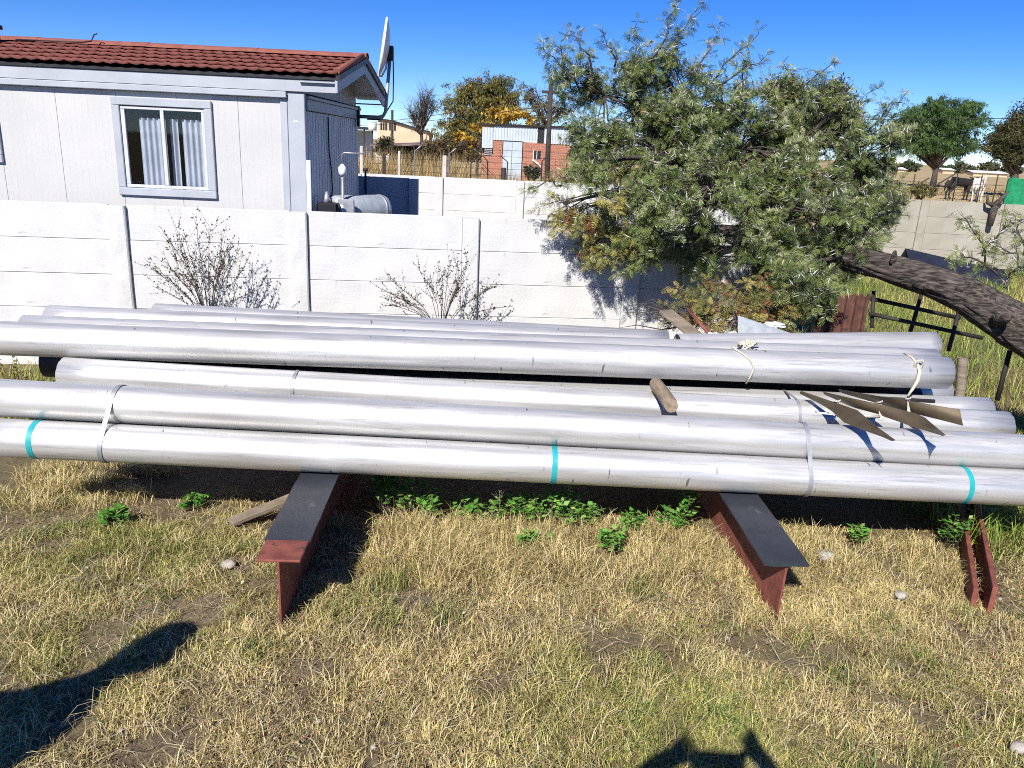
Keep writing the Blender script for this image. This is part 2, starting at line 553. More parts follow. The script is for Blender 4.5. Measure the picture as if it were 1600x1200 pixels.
xs = np.concatenate([-np.geomspace(900, 5, 26), np.linspace(-4.8, 5.8, 100), np.geomspace(6, 900, 26)])
ys = np.concatenate([-np.geomspace(300, 2, 12), np.linspace(-1.5, 9, 96), np.geomspace(9.3, 1800, 44)])
GV = [(x, y, gz_at(x, y)) for y in ys for x in xs]
nx = len(xs)
GF = np.array([[j * nx + i, j * nx + i + 1, (j + 1) * nx + i + 1, (j + 1) * nx + i] for j in range(len(ys) - 1) for i in range(nx - 1)])
g = np_mesh("ground", np.array(GV), [GF], 'ground')
M['field'] = mk("dry_field_straw", (0.34, 0.25, 0.12), (0.46, 0.35, 0.18), 0.15, 1.0, spots=[((0.24, 0.20, 0.08), 0.08, 0.58, (1, 3, 1))])
g.data.materials.append(M['field'])
for p_ in g.data.polygons:
    if p_.center.y > 15.4:
        p_.material_index = 1
g.data.polygons.foreach_set("use_smooth", [True] * len(g.data.polygons))
tag(g, kind="structure")

# ------------------------------------------------------------------ precast walls
HD = math.radians(6.68)


def precast_wall(name, label, origin, hd, bays, rows, ztop, mat, post_front=0.04, first=0, step=1.508, jit=0.0, cat="wall", top_slope=0.0):
    """origin: right edge of post 0 on the panel face; runs along +x of its own frame; the camera side is -y"""
    root = empty(name, (*origin, 0), hd)
    tag(root, label, cat)
    pw, ph = 0.148, 0.300
    pan = MB().box((0.002, 0, 0.0015), (step - pw - 0.002, 0.045, ph - 0.0015), 0.0035).mesh("wall_panel")
    pan.materials.append(M[mat])
    for i in range(first, first + bays):
        for r in range(rows):
            o = bpy.data.objects.new("wall_panel", pan)
            o.location = (i * step + 0.0, random.uniform(-0.004, 0.004), ztop - ph * (r + 1) + random.uniform(-jit, jit))
            o.rotation_euler = (random.gauss(0, 0.006), 0, 0)
            link(o, root)
    zb = ztop - ph * rows
    post = MB()

    def pf(u, v):
        z = zb - 0.02 + (ztop + 0.012 - zb) * v
        # rounded front profile
        prof = [(-pw, 0.07), (-pw, -post_front + 0.008), (-pw + 0.010, -post_front), (-pw * 0.5, -post_front - 0.003), (-0.010, -post_front), (0, -post_front + 0.008), (0, 0.07)]
        q = prof[min(6, int(round(u * 6)))]
        wob = 0.004 * noise.noise(Vector((q[0] * 20, z * 9, 4)))
        return (q[0] + wob, q[1] + wob, z)
    post.grid(pf, 6, 14, False)
    # cap
    post.face([pf(k / 6, 1.0) for k in range(7)])
    post.face([pf(k / 6, 0.0) for k in range(6, -1, -1)])
    post.face([pf(0, 0), pf(0, 1), pf(1, 1), pf(1, 0)])
    pm = post.mesh("wall_post")
    pm.materials.append(M[mat])
    for i in range(first, first + bays + 1):
        o = bpy.data.objects.new("wall_post", pm)
        o.location = (i * step, 0, random.uniform(-0.004, 0.006))
        o.rotation_euler = (0, 0, random.gauss(0, 0.01))
        link(o, root)
    return root


u0 = -3.378
fo = (u0 * math.cos(HD), 7.21 + u0 * math.sin(HD))
precast_wall("precast_wall", "low whitewashed precast concrete wall directly behind the stacked pipes", fo, HD, 9, 5, 1.262, 'white_wall', first=-5)
# yard wall further back, behind the mobile home (nearer stretch) and its continuation
precast_wall("precast_wall", "white yard wall stretch lying in the shade of the red roofed home", (-1.62, 12.78), 0.01, 6, 4, 1.32, 'white_wall', first=-6)
precast_wall("precast_wall", "sunlit white yard wall in front of the brick outbuilding", (-1.45, 15.07), 0.02, 6, 4, 1.262, 'white_wall', first=-2)
precast_wall("precast_wall", "unpainted beige precast wall beyond the leaning trunk", (4.585, 15.26), -0.045, 9, 4, 1.252, 'beige_wall', first=0)

# ------------------------------------------------------------------ mobile home
house = empty("mobile_home", (-2.21, 8.34, 0), math.radians(1.2))
tag(house, "pale grey panelled mobile home with a red tiled roof", "mobile home")
Lh, Dh = 7.2, 3.0
zt = 2.235
# window openings in local x (right corner = 0): main -1.90..-0.93, left -4.05..-3.08
wins = [(-1.90, -0.93, 1.235, 2.165), (-4.02, -3.07, 1.50, 2.25)]
edges = [-0.20 + -0.0]
x = -0.2
pid = 0
pan_x = [-0.20, -0.66, -1.27, -1.87, -2.47, -3.07, -3.67, -4.27, -4.87, -5.47, -6.07, -6.67, -7.2]


def ribbed(x0, x1, z0, z1):
    mb = MB()
    n = max(2, int(round((x1 - x0) / 0.062)))
    for k in range(n):
        a = x0 + (x1 - x0) * k / n; b = x0 + (x1 - x0) * (k + 1) / n
        gv = 0.0014
        mb.face([(a, 0, z0), (b - gv * 2, 0, z0), (b - gv * 2, 0, z1), (a, 0, z1)])
        mb.face([(b - gv * 2, 0, z0), (b - gv, 0.0007, z0), (b - gv, 0.0007, z1), (b - gv * 2, 0, z1)])
        mb.face([(b - gv, 0.0007, z0), (b, 0, z0), (b, 0, z1), (b - gv, 0.0007, z1)])
    mb.face([(x0, 0, z0), (x0, 0, z1), (x0, 0.03, z1), (x0, 0.03, z0)])
    mb.face([(x1, 0, z0), (x1, 0.03, z0), (x1, 0.03, z1), (x1, 0, z1)])
    return mb


for a, b in zip(pan_x[1:], pan_x[:-1]):
    a2, b2 = a + 0.002, b - 0.002
    cuts = [(a2, b2, 0.35, zt)]
    for (wx0, wx1, wz0, wz1) in wins:
        nc = []
        for (c0, c1, z0, z1) in cuts:
            if wx1 <= c0 or wx0 >= c1 or wz1 <= z0 or wz0 >= z1:
                nc.append((c0, c1, z0, z1)); continue
            if c0 < wx0: nc.append((c0, wx0, z0, z1))
            if c1 > wx1: nc.append((wx1, c1, z0, z1))
            l, r = max(c0, wx0), min(c1, wx1)
            if wz0 > z0: nc.append((l, r, z0, wz0))
            if wz1 < z1: nc.append((l, r, wz1, z1))
        cuts = nc
    for c in cuts:
        if c[1] - c[0] > 0.01 and c[3] - c[2] > 0.005:
            ribbed(*c).build("wall_panel", 'house_panel', house)
# backing walls (hollow box, coloured near-black like an unlit room, with the window openings left free)
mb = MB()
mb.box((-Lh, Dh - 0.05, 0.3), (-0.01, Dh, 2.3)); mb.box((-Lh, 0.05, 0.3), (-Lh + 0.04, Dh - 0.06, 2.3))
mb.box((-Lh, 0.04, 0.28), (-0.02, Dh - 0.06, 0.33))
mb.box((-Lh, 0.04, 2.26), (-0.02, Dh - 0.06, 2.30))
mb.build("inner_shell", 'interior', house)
# front trims: fascia beam, lower lip, corner posts, plinth
XR = 0.36                  # roof end past the gable
mb = MB()
mb.box((-Lh, -0.055, 2.302), (XR - 0.02, -0.03, 2.415), 0.003)
mb.build("fascia", 'house_trim', house)
MB().box((-Lh, -0.028, 2.30), (0.0, 0.02, 2.44)).build("wall_plate", 'house_trim', house)
MB().box((-Lh, -0.066, 2.238), (-0.16, 0.02, 2.298), 0.006).build("trim_rail", 'house_trim', house)
MB().box((-0.235, -0.02, 0.3), (-0.165, 0.02, 2.236), 0.004).build("corner_trim", 'house_trim', house)
MB().box((-0.158, -0.03, 0.3), (0.012, 0.03, 2.298), 0.006).build("corner_post", 'house_trim', house)
MB().box((-Lh, 0.06, 0.0), (-0.02, Dh - 0.05, 0.3)).build("plinth", 'stone', house)
# gable wall panels
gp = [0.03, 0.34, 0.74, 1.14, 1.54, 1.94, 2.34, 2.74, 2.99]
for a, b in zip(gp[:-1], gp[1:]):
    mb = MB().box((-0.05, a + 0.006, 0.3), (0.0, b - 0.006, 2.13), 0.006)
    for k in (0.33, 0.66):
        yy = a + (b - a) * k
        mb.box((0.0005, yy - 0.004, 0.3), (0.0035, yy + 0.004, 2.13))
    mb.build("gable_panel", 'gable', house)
MB().box((-0.05, 0.03, 2.135), (0.03, 2.99, 2.24), 0.005).build("gable_rail", 'house_trim', house)
MB().box((-0.05, 0.03, 2.243), (0.05, 2.99, 2.275), 0.004).build("gable_rail", 'house_trim', house)
ZR, YR = 2.765, 1.5
EY, EZ = -0.09, 2.462      # front eave
sl_ = (ZR - EZ) / (YR - EY)
mb = MB()
mb.face([(-0.02, 0.03, 2.27), (-0.02, 2.97, 2.27), (-0.02, 2.97, 2.42), (-0.02, YR, 2.70), (-0.02, 0.03, 2.42)])
mb.build("gable_wall", 'house_trim', house)
mb = MB().box((-Lh, Dh + 0.01, EZ - 0.135), (XR - 0.02, Dh + 0.08, EZ - 0.12))
mb.build("soffit", 'house_trim', house)


def slope_box(x0, x1, y0, z0, y1, z1, dep, mbq):
    """board following the roof slope, dep tall, x0..x1 thick"""
    P = [(y0, z0 - dep), (y1, z1 - dep), (y1, z1), (y0, z0)]
    b = len(mbq.v)
    mbq.v += [(x0, *q) for q in P] + [(x1, *q) for q in P]
    for f in ((0, 3, 2, 1), (4, 5, 6, 7), (0, 1, 5, 4), (1, 2, 6, 5), (2, 3, 7, 6), (3, 0, 4, 7)):
        mbq.f.append(tuple(i + b for i in f)); mbq.sm.append(False)


for (y0, z0) in ((EY, EZ), (2 * YR - EY, EZ)):
    mb = MB(); slope_box(XR - 0.03, XR - 0.005, y0, z0 - 0.045, YR, ZR - 0.045, 0.11, mb); mb.build("barge_board", 'house_trim', house)
    mb = MB(); slope_box(XR - 0.02, XR + 0.02, y0, z0 + 0.012, YR, ZR + 0.012, 0.055, mb); mb.build("roof_edge", 'dark_metal', house)
    mb = MB(); slope_box(-0.02, XR - 0.032, y0, z0 - 0.06, YR, ZR - 0.06, 0.012, mb); mb.build("soffit", 'house_trim', house)
# roof: deck + pressed tile sheets laid in overlapping rows
deck = MB()
for (y0, z0) in ((EY, EZ), (2 * YR - EY, EZ)):
    slope_box(-Lh, XR - 0.02, y0 + (0.02 if y0 < 0 else -0.02), z0 - 0.012, YR, ZR - 0.012, 0.03, deck)
roof = deck.build("roof", 'dark_metal', house)  # dark deck colour imitates the black shade gap under the eave tiles
SLN = math.hypot(YR - EY, ZR - EZ)
rows_, tl = 5, 1.26
exp = SLN / rows_


def tile_mesh(length):
    nW = int(round(length / 0.126))
    mbt = MB()
    nu = nW * 4

    def fn(u, v):
        xx = length * u
        wv = 0.014 * (0.5 + 0.5 * math.cos(2 * PI * xx / 0.126)) ** 1.5
        return (xx, v * (exp + 0.012), wv * (1 - 0.25 * v) + 0.023 * (1 - v))
    mbt.grid(fn, nu, 2)
    mbt.grid(lambda u, v: (fn(u, 0)[0], 0.004 * v, fn(u, 0)[2] - 0.013 * v), nu, 1, False)
    me = mbt.mesh("roof_tile")
    me.materials.append(M['tile'])
    return me


tm, th_ = tile_mesh(tl), tile_mesh(tl / 2)
ang = math.atan2(ZR - EZ, YR - EY)
for side in (0, 1):
    for r in range(rows_):
        xr_ = XR
        first_ = r % 2 == 1
        while xr_ > -Lh:
            ln_ = tl / 2 if first_ else tl
            o = bpy.data.objects.new("roof_tile", th_ if first_ else tm)
            first_ = False
            s = r * exp - 0.02
            rs_ = random.uniform(0, 0.003)
            if side == 0:
                o.location = (xr_ - ln_, EY + s * math.cos(ang), EZ + s * math.sin(ang) + 0.004 + rs_)
                o.rotation_euler = (ang, 0, 0)
            else:
                o.location = (xr_, 2 * YR - EY - s * math.cos(ang), EZ + s * math.sin(ang) + 0.004 + rs_)
                o.rotation_euler = (ang, 0, PI)
            link(o, roof)
            xr_ -= ln_
for k in range(6):
    x1 = XR + 0.03 - k * 1.25
    mb = MB()
    mb.grid(lambda u, v, x1=x1: (x1 - 1.26 * u, YR + 0.11 * math.cos(PI * v) * -1, ZR + 0.012 + 0.055 * math.sin(PI * v) + (0.004 if u < 0.02 else 0)), 4, 8)
    mb.build("ridge_cap", 'tile', roof)
# roll along the gable edge
for (y0, z0) in ((EY, EZ), (2 * YR - EY, EZ)):
    MB().tube([(XR - 0.015, y0, z0 + 0.035), (XR - 0.015, YR, ZR + 0.035)], 0.035, 8).build("verge_cap", 'tile', roof)
# windows
for wi, (a, b, z0, z1) in enumerate(wins):
    fr_ = MB()
    t_ = 0.065
    fr_.box((a - 0.012, -0.035, z0 - 0.012), (b + 0.012, 0.0, z0 + t_), 0.006)
    fr_.box((a - 0.012, -0.035, z1 - t_), (b + 0.012, 0.0, z1 + 0.012), 0.006)
    fr_.box((a - 0.012, -0.033, z0 + t_ + 0.001), (a + t_, 0.0, z1 - t_ - 0.001), 0.006)
    fr_.box((b - t_, -0.033, z0 + t_ + 0.001), (b + 0.012, 0.0, z1 - t_ - 0.001), 0.006)
    wf = fr_.build("window", 'house_trim', house)
    a2, b2, c0, c1 = a + t_ + 0.004, b - t_ - 0.004, z0 + t_ + 0.004, z1 - t_ - 0.006
    mid = a2 + (b2 - a2) * 0.49
    s_ = MB()
    s_.box((a2, -0.016, c0), (b2, 0.012, c0 + 0.03), 0.003); s_.box((a2, -0.016, c1 - 0.028), (b2, 0.012, c1), 0.003)
    s_.box((a2, -0.015, c0 + 0.031), (a2 + 0.04, 0.012, c1 - 0.029), 0.003); s_.box((b2 - 0.03, -0.015, c0 + 0.031), (b2, 0.012, c1 - 0.029), 0.003)
    s_.box((mid - 0.014, -0.019, c0 + 0.031), (mid + 0.022, 0.010, c1 - 0.029), 0.003)
    s_.build("sash", 'sash', wf)
    for (p0, p1) in ((a2 + 0.04, mid - 0.014), (mid + 0.022, b2 - 0.03)):
        MB().box((p0, 0.000, c0 + 0.03), (p1, 0.004, c1 - 0.028)).build("pane", 'glass', wf)
    # net curtain, pulled a little to the right of each light
    w2 = b2 - a2
    for (p0, p1) in ((a2 + 0.16 * w2, mid - 0.005), (mid + 0.04 * w2, mid + 0.15 * w2), (mid + 0.19 * w2, b2 - 0.01)):
        nf = (p1 - p0) / 0.055

        def cf(u, v, p0=p0, p1=p1, nf=nf):
            return (p0 + (p1 - p0) * u, 0.085 + 0.014 * math.sin(u * nf * 2 * PI) + 0.006 * math.sin(u * nf * 5.1 + 2), c0 - 0.05 + (c1 - c0 - 0.055) * v)
        MB().grid(cf, 40, 3).build("curtain", 'curtain', wf)
# cable on the gable, roof lead
mb = MB().tube([(0.012, 1.05, 2.1), (0.012, 1.06, 1.75), (0.014, 1.16, 1.5), (0.014, 1.2, 1.3), (0.014, 1.13, 1.22), (0.012, 1.08, 1.22)], 0.008, 5)
mb.build("cable", 'dark_metal', house)
mb = MB().tube([(-3.45, 1.15, 2.765), (-2.75, 1.22, 2.775), (-2.69, 1.3, 2.80), (-2.66, 1.32, 2.87), (-2.62, 1.3, 2.88)], 0.008, 5)
mb.build("roof_lead", 'dark_metal', house)
# roof vent at the left end of the frame
v_ = MB().tube([(-3.70, 1.15, 2.66), (-3.70, 1.15, 2.86)], 0.075, 12).tube([(-3.70, 1.15, 2.865), (-3.70, 1.15, 2.90), (-3.70, 1.15, 2.92)], [0.11, 0.11, 0.05], 12)
v_.build("roof_vent", 'dark_metal', house)

# satellite dish on its bent pole
DY = 11.15
pA, pB, pC = gy(562, 182, DY), gy(596, 183, DY), gy(610, 82, DY)
dish = empty("satellite_dish", pA)
tag(dish, "satellite dish seen edge-on beside the red roof gable", "satellite dish")
L_ = lambda q: Vector(q) - pA
bend = [L_(pA), L_(pB) + Vector((-0.04, 0, -0.005)), L_(pB) + Vector((0.02, 0, 0.012)), L_(pB) + Vector((0.055, 0, 0.07)), L_(pC)]
MB().tube(bend, 0.024, 8).build("pole", 'grey_metal', dish)
MB().box((-0.03, -0.05, -0.13), (0.0, 0.05, 0.13), 0.005).build("wall_plate", 'dark_metal', dish)
top, bot = gy(606, 27, DY), gy(594, 118, DY)
cen = L_((top + bot) / 2)
upv = (top - bot).normalized()
R_ = (top - bot).length / 2
nrm = Vector((-0.985, -0.20, 0.0)); nrm = (nrm - upv * nrm.dot(upv)).normalized()
sid = upv.cross(nrm)
mb = MB()
mb.grid(lambda u, v: cen + (upv * math.cos(2 * PI * v) + sid * math.sin(2 * PI * v) * 0.92) * R_ * max(u, 0.01) + nrm * (0.075 * u * u - 0.05), 6, 28)
mb.grid(lambda u, v: cen + (upv * math.cos(2 * PI * v) + sid * math.sin(2 * PI * v) * 0.92) * R_ * (1 + 0.012 * math.sin(PI * u)) + nrm * (0.025 - 0.022 * u), 2, 28)
mb.grid(lambda u, v: cen + (upv * math.cos(2 * PI * v) + sid * math.sin(2 * PI * v) * 0.92) * R_ * max(1 - u, 0.01) + nrm * (0.075 * (1 - u) ** 2 - 0.072), 6, 28)
mb.build("reflector", 'white_metal', dish)
lb = L_(bot)
MB().tube([L_(pC) + Vector((-0.03, 0, -0.02)), L_(pC) + Vector((-0.06, 0, -0.20)), lb + Vector((0.02, 0, -0.01)), lb + Vector((-0.05, 0, 0.0)), lb + Vector((-0.26, 0, 0.09))], 0.014, 6).build("feed_arm", 'white_metal', dish)
MB().tube([lb + Vector((-0.24, 0, 0.075)), lb + Vector((-0.36, -0.01, 0.17))], [0.02, 0.035], 8).build("feed_horn", 'white_metal', dish)
MB().box((-0.05, -0.05, -0.10), (0.04, 0.05, 0.08), 0.008, Matrix.Translation(L_(pC))).build("clamp", 'dark_metal', dish)
MB().tube([L_(pC) + Vector((0.03, 0.02, 0.05)), L_(pC) + Vector((0.035, 0.03, -0.3)), L_(pC) + Vector((0.03, 0.03, -0.6)), L_(pB) + Vector((0.08, 0.02, 0.1)), L_(pB) + Vector((0, 0, -0.035)), L_(pA) + Vector((0.1, 0, -0.03))], 0.009, 5).build("cable", 'dark_metal', dish)

# geyser tank lying behind the wall, with its pipes
tk = empty("water_heater_tank", (-1.80, 8.80, 0.93))
tag(tk, "silver hot water cylinder lying beside the mobile home gable", "water tank")
ax0, ax1 = Vector((-0.20, -0.12, 0.20)), Vector((0.27, 0.36, 0.20))
d_ = (ax1 - ax0).normalized()
MB().tube([ax0 - d_ * 0.03, ax0, ax0 + d_ * 0.02, ax1 - d_ * 0.06, ax1 - d_ * 0.02, ax1], [0.11, 0.15, 0.16, 0.16, 0.145, 0.09], 24).build("cylinder", 'galv', tk)
MB().tube([ax1 - d_ * 0.10, ax1 - d_ * 0.08], 0.166, 24).build("band", 'grey_metal', tk)
MB().box((-0.09, -0.02, -0.13), (0.09, 0.0, 0.13), 0.01, Matrix.Translation(ax0 + Vector((0.14, -0.07, 0.0)))).build("access_cover", 'grey_metal', tk)
MB().box((-0.3, -0.2, -0.93), (0.4, 0.5, 0.01), 0.01).build("stand", 'grey_metal', tk)
vp = gy(536, 325, 8.62)
vt = empty("vent_pipe", (vp.x, vp.y, 0.0))
tag(vt, "thin standing pipe with a white valve cap beside the cylinder", "pipe")
MB().tube([(0, 0, 0.0), (0, 0, 1.58)], 0.016, 8).build("riser", 'grey_metal', vt)
MB().tube([(0, 0, 1.50), (0, 0, 1.535), (0, 0, 1.585), (0, 0, 1.62)], [0.03, 0.042, 0.042, 0.012], 10).build("valve_cap", 'white_metal', vt)
MB().tube([(0, 0, 1.62), (0, 0, 1.72), (0.02, 0, 1.735), (0.24, 0.0, 1.735)], 0.009, 6).build("branch_pipe", 'grey_metal', vt)
wp = gy(484, 328, 8.0)
tag(MB().tube([(0, 0, 0), (0, 0, 1.66)], 0.022, 10).build("downpipe", 'white_metal', loc=(wp.x, wp.y, 0)), "short white pipe standing in front of the mobile home corner", "pipe")
bx = empty("gas_burner_box", (-2.02, 8.62, 0))
tag(bx, "black box standing left of the silver cylinder", "box")
MB().box((-0.13, -0.15, 0.0), (0.10, 0.15, 1.22), 0.02).build("casing", 'black_plastic', bx)
MB().tube([(-0.05, 0, 1.22), (-0.05, 0, 1.27), (-0.05, 0, 1.33)], [0.05, 0.03, 0.012], 10).build("spout", 'grey_metal', bx)
tp = gy(575, 300, 12.9)
tag(MB().tube([(0, 0, 0), (0, 0, 1.42)], 0.018, 6).tube([(-0.04, 0, 1.42), (0.04, 0, 1.42)], 0.022, 6).build("garden_stake", 'steelpole', loc=(tp.x, 12.7, 0)), "thin dark stake in front of the shaded yard wall", "stake")

# ------------------------------------------------------------------ pipe stack
RP = 0.092
PIPES = {  # name: (Y0, heading deg, z0, slope, radius, x0, x1, label, ribs)
    'A': (3.587, 2.4, 0.409, -0.020, 0.092, -2.52, 2.80, "front lowest aluminium pipe, ringed with three teal tapes", 0),
    'B': (3.685, 2.37, 0.569, -0.022, 0.091, -2.58, 2.78, "aluminium pipe lying on top of the teal taped front pipe", 0),
    'C1': (4.055, 1.7, 0.580, -0.020, 0.092, -2.371, 2.73, "ribbed pale pipe under the log, second row, its left end in view", 1),
    'C2': (4.245, 2.6, 0.540, -0.003, 0.092, -2.1, 2.755, "ribbed pipe half hidden behind the pipe that carries the log", 1),
    'D': (4.217, 3.06, 0.776, -0.004, 0.092, -2.90, 2.462, "large upper pipe tied with two ropes, in front of the rear row", 0),
    'D2': (4.64, 2.6, 0.560, -0.012, 0.092, -2.4, 2.72, "pale pipe whose end peeps out under the roped pipe", 0),
    'E': (4.401, 2.3, 0.774, 0.0, 0.092, -2.743, 2.465, "pipe directly behind the roped pipe, its dented left end in view", 0),
    'F': (4.592, 1.6, 0.775, -0.004, 0.092, -2.732, 0.90, "third pipe of the rear row, ending near the rope knot", 0),
    'G': (4.778, 0.9, 0.755, -0.010, 0.092, -2.21, 0.95, "hindmost pipe showing as a thin strip below the white wall", 0),
}


def tube_pipe(name, p0, p1, r, mat, ribs=0, wall=0.004, nseg=40):
    """hollow pipe; local x along the axis"""
    L = (p1 - p0).length
    d = (p1 - p0).normalized()
    q = d.to_track_quat('X', 'Z')
    mb = MB()
    nl = 24
    for i in range(nl + 1):
        x = L * i / nl
        for k in range(nseg):
            an = 2 * PI * k / nseg
            rr = r
            if ribs:
                rr -= 0.0035 if k % 4 == 0 else 0.0
            rr *= 1 + 0.008 * noise.noise(Vector((x * 1.3, math.cos(an), math.sin(an) + r * 50)))
            mb.v.append((x, rr * math.cos(an), rr * math.sin(an)))
    for i in range(nl):
        for k in range(nseg):
            k2 = (k + 1) % nseg
            mb.f.append((i * nseg + k, i * nseg + k2, (i + 1) * nseg + k2, (i + 1) * nseg + k)); mb.sm.append(True)
    b = len(mb.v)
    ri = r - wall
    for x in (0, 0.6, L - 0.6, L):
        for k in range(nseg):
            an = 2 * PI * k / nseg
            mb.v.append((x, ri * math.cos(an), ri * math.sin(an)))
    for i in (0, 1, 2):
        for k in range(nseg):
            k2 = (k + 1) % nseg
            mb.f.append((b + i * nseg + k2, b + i * nseg + k, b + (i + 1) * nseg + k, b + (i + 1) * nseg + k2)); mb.sm.append(True)
    e = nl * nseg; be = b + 3 * nseg
    for k in range(nseg):
        k2 = (k + 1) % nseg
        mb.f.append((k2, k, b + k, b + k2)); mb.sm.append(False)
        mb.f.append((e + k, e + k2, be + k2, be + k)); mb.sm.append(False)
    o = mb.build(name, mat)
    o.location = p0
    o.rotation_euler = q.to_euler()
    return o


def axis_pt(k, x):
    Y, h, z, s = PIPES[k][:4]
    return Vector((x, Y + math.tan(math.radians(h)) * x, z + s * x))


alu = [make_alu("weathered_aluminium_%s" % c, i + 1) for i, c in enumerate("abcd")]
PO = {}
for i, (k, v) in enumerate(PIPES.items()):
    o = tube_pipe("irrigation_pipe", axis_pt(k, v[5]), axis_pt(k, v[6]), v[4], alu[i % 4], v[8])
    tag(o, v[7], "pipe", "stacked aluminium pipes")
    PO[k] = o
# the offcut at the right of the rear row
H0, H1 = Vector((0.99, 4.66, 0.758)), Vector((2.625, 4.84, 0.806))
tag(tube_pipe("irrigation_pipe", H0, H1, RP, alu[2]), "rearmost right hand pipe in front of the galvanised sheet", "pipe", "stacked aluminium pipes")
# bottom layer under the stack (mostly hidden): carries the upper rows
for k in range(5):
    Y = 3.773 + 0.187 * k
    xl = -2.35
    a = Vector((xl, Y + math.tan(math.radians(2.4)) * xl, 0.409 - 0.02 * xl)); b = Vector((2.45, Y + math.tan(math.radians(2.4)) * 2.45, 0.409 - 0.049))
    tag(tube_pipe("irrigation_pipe", a, b, 0.0915, alu[k % 4], nseg=24), "bottom layer pipe in the dark under the stack, " + ["next to the front pipe", "second behind the front pipe", "third behind the front pipe", "fourth behind the front pipe", "hindmost of its layer"][k], "pipe", "stacked aluminium pipes")
# black pipe in the hollow
K0 = Vector((-2.664, 4.445 + math.tan(math.radians(2.6)) * -2.664, 0.562 + 0.032)); K1 = Vector((2.43, 4.445 + math.tan(math.radians(2.6)) * 2.43, 0.562 - 0.029))
tag(tube_pipe("plastic_pipe", K0, K1, 0.09, 'black_plastic'), "black plastic pipe in the gap under the roped pipe", "pipe")
# laths that carry the upper row
for x in (-1.55, -0.2, 1.05, 2.15):
    yl = 4.31 + 0.05 * x
    tag(MB().box((x - 0.03, yl, 0.664 - 0.004 * x), (x + 0.03, yl + 0.58, 0.681 - 0.004 * x), 0.002).build("timber_lath", 'wood'), {-1.55: "leftmost hidden timber lath between the pipe layers, behind the left strap", -0.2: "hidden timber lath between the pipe layers, above the middle of the stack", 1.05: "hidden timber lath between the pipe layers, just right of the log", 2.15: "rightmost hidden timber lath between the pipe layers, behind the vanes"}[x], "lath", "laths between the pipe layers")


def arc_ring(c, d, r, wdt, mat, name, parent=None, a0=0, a1=2 * PI, th=0.0007):
    """flat band round a pipe, c centre, d axis"""
    d = d.normalized(); up = Vector((0, 0, 1)); s = d.cross(up).normalized(); up = s.cross(d)
    mb = MB()
    n = 40
    def P(u, rr, off):
        an = a0 + (a1 - a0) * u
        return c + (s * math.cos(an) + up * math.sin(an)) * rr + d * off
    mb.grid(lambda u, v: P(u, r + th, wdt * (v - 0.5)), n, 1)
    mb.grid(lambda u, v: P(u, r + th * v, -wdt / 2), n, 1, False)
    mb.grid(lambda u, v: P(u, r + th * (1 - v), wdt / 2), n, 1, False)
    return mb.build(name, mat, parent)


for x in (-2.24, 0.22, 2.28):
    c = axis_pt('A', x); d = axis_pt('A', x + 1) - c
    o = arc_ring(c, d, 0.0925, 0.026, 'teal', "tape_band")
    mw = PO['A']
    o.parent = mw
    o.matrix_parent_inverse = (Matrix.Translation(mw.location) @ mw.rotation_euler.to_matrix().to_4x4()).inverted()
for x in (-1.05, 0.75):   # faint dark tape marks on the roped pipe
    pass


def hull_strap(circles, d, wdt, mat, name, label, skew=0.0, group="steel straps round the pipes"):
    """band round several parallel pipes: convex hull of circles in the (y,z) plane at x"""
    pts = []
    for (c, r) in circles:
        for k in range(64):
            an = 2 * PI * k / 64
            pts.append((c.y + r * math.cos(an), c.z + r * math.sin(an)))
    pts = sorted(set(pts))

    def half(ps):
        h = []
        for q in ps:
            while len(h) >= 2 and (h[-1][0] - h[-2][0]) * (q[1] - h[-2][1]) - (h[-1][1] - h[-2][1]) * (q[0] - h[-2][0]) <= 0:
                h.pop()
            h.append(q)
        return h
    h = half(pts)[:-1] + half(pts[::-1])[:-1]
    x0 = circles[0][0].x
    zc = sum(c.z for c, r in circles) / len(circles)
    mb = MB()
    n = len(h)
    for th in (0.0, 0.0015):
        for (y, z) in h:
            for off in (-wdt / 2, wdt / 2):
                mb.v.append((x0 + off + skew * (z - zc) + 0.0, y + (0 if th == 0 else (y - circles[0][0].y) * 0.012), z + (0 if th == 0 else (z - zc) * 0.008)))
    for i in range(n):
        j = (i + 1) % n
        mb.f.append((2 * i, 2 * j, 2 * j + 1, 2 * i + 1)); mb.sm.append(False)
        q = 2 * n
        mb.f.append((q + 2 * i, q + 2 * i + 1, q + 2 * j + 1, q + 2 * j)); mb.sm.append(False)
    o = mb.build(name, mat)
    return tag(o, label, "strap", group)


for x, lb_ in ((-1.905, "steel strap binding the two front pipes near the left teal tape"), (1.475, "steel strap binding the two front pipes at the right, below the steel vanes")):
    hull_strap([(axis_pt('A', x), 0.0945), (axis_pt('B', x), 0.0935)], None, 0.022, 'strap', "steel_strap", lb_, skew=0.10 if x < 0 else -0.02)
hull_strap([(axis_pt('C1', -1.15), 0.0945)], None, 0.018, 'strap', "steel_strap", "narrow steel strap round the ribbed pipe at left of the log", skew=0.05)
hull_strap([(axis_pt('C1', 1.55), 0.0945), (axis_pt('C2', 1.55), 0.0945)], None, 0.016, 'strap', "steel_strap", "thin strap round the ribbed pipes just left of the steel vanes")

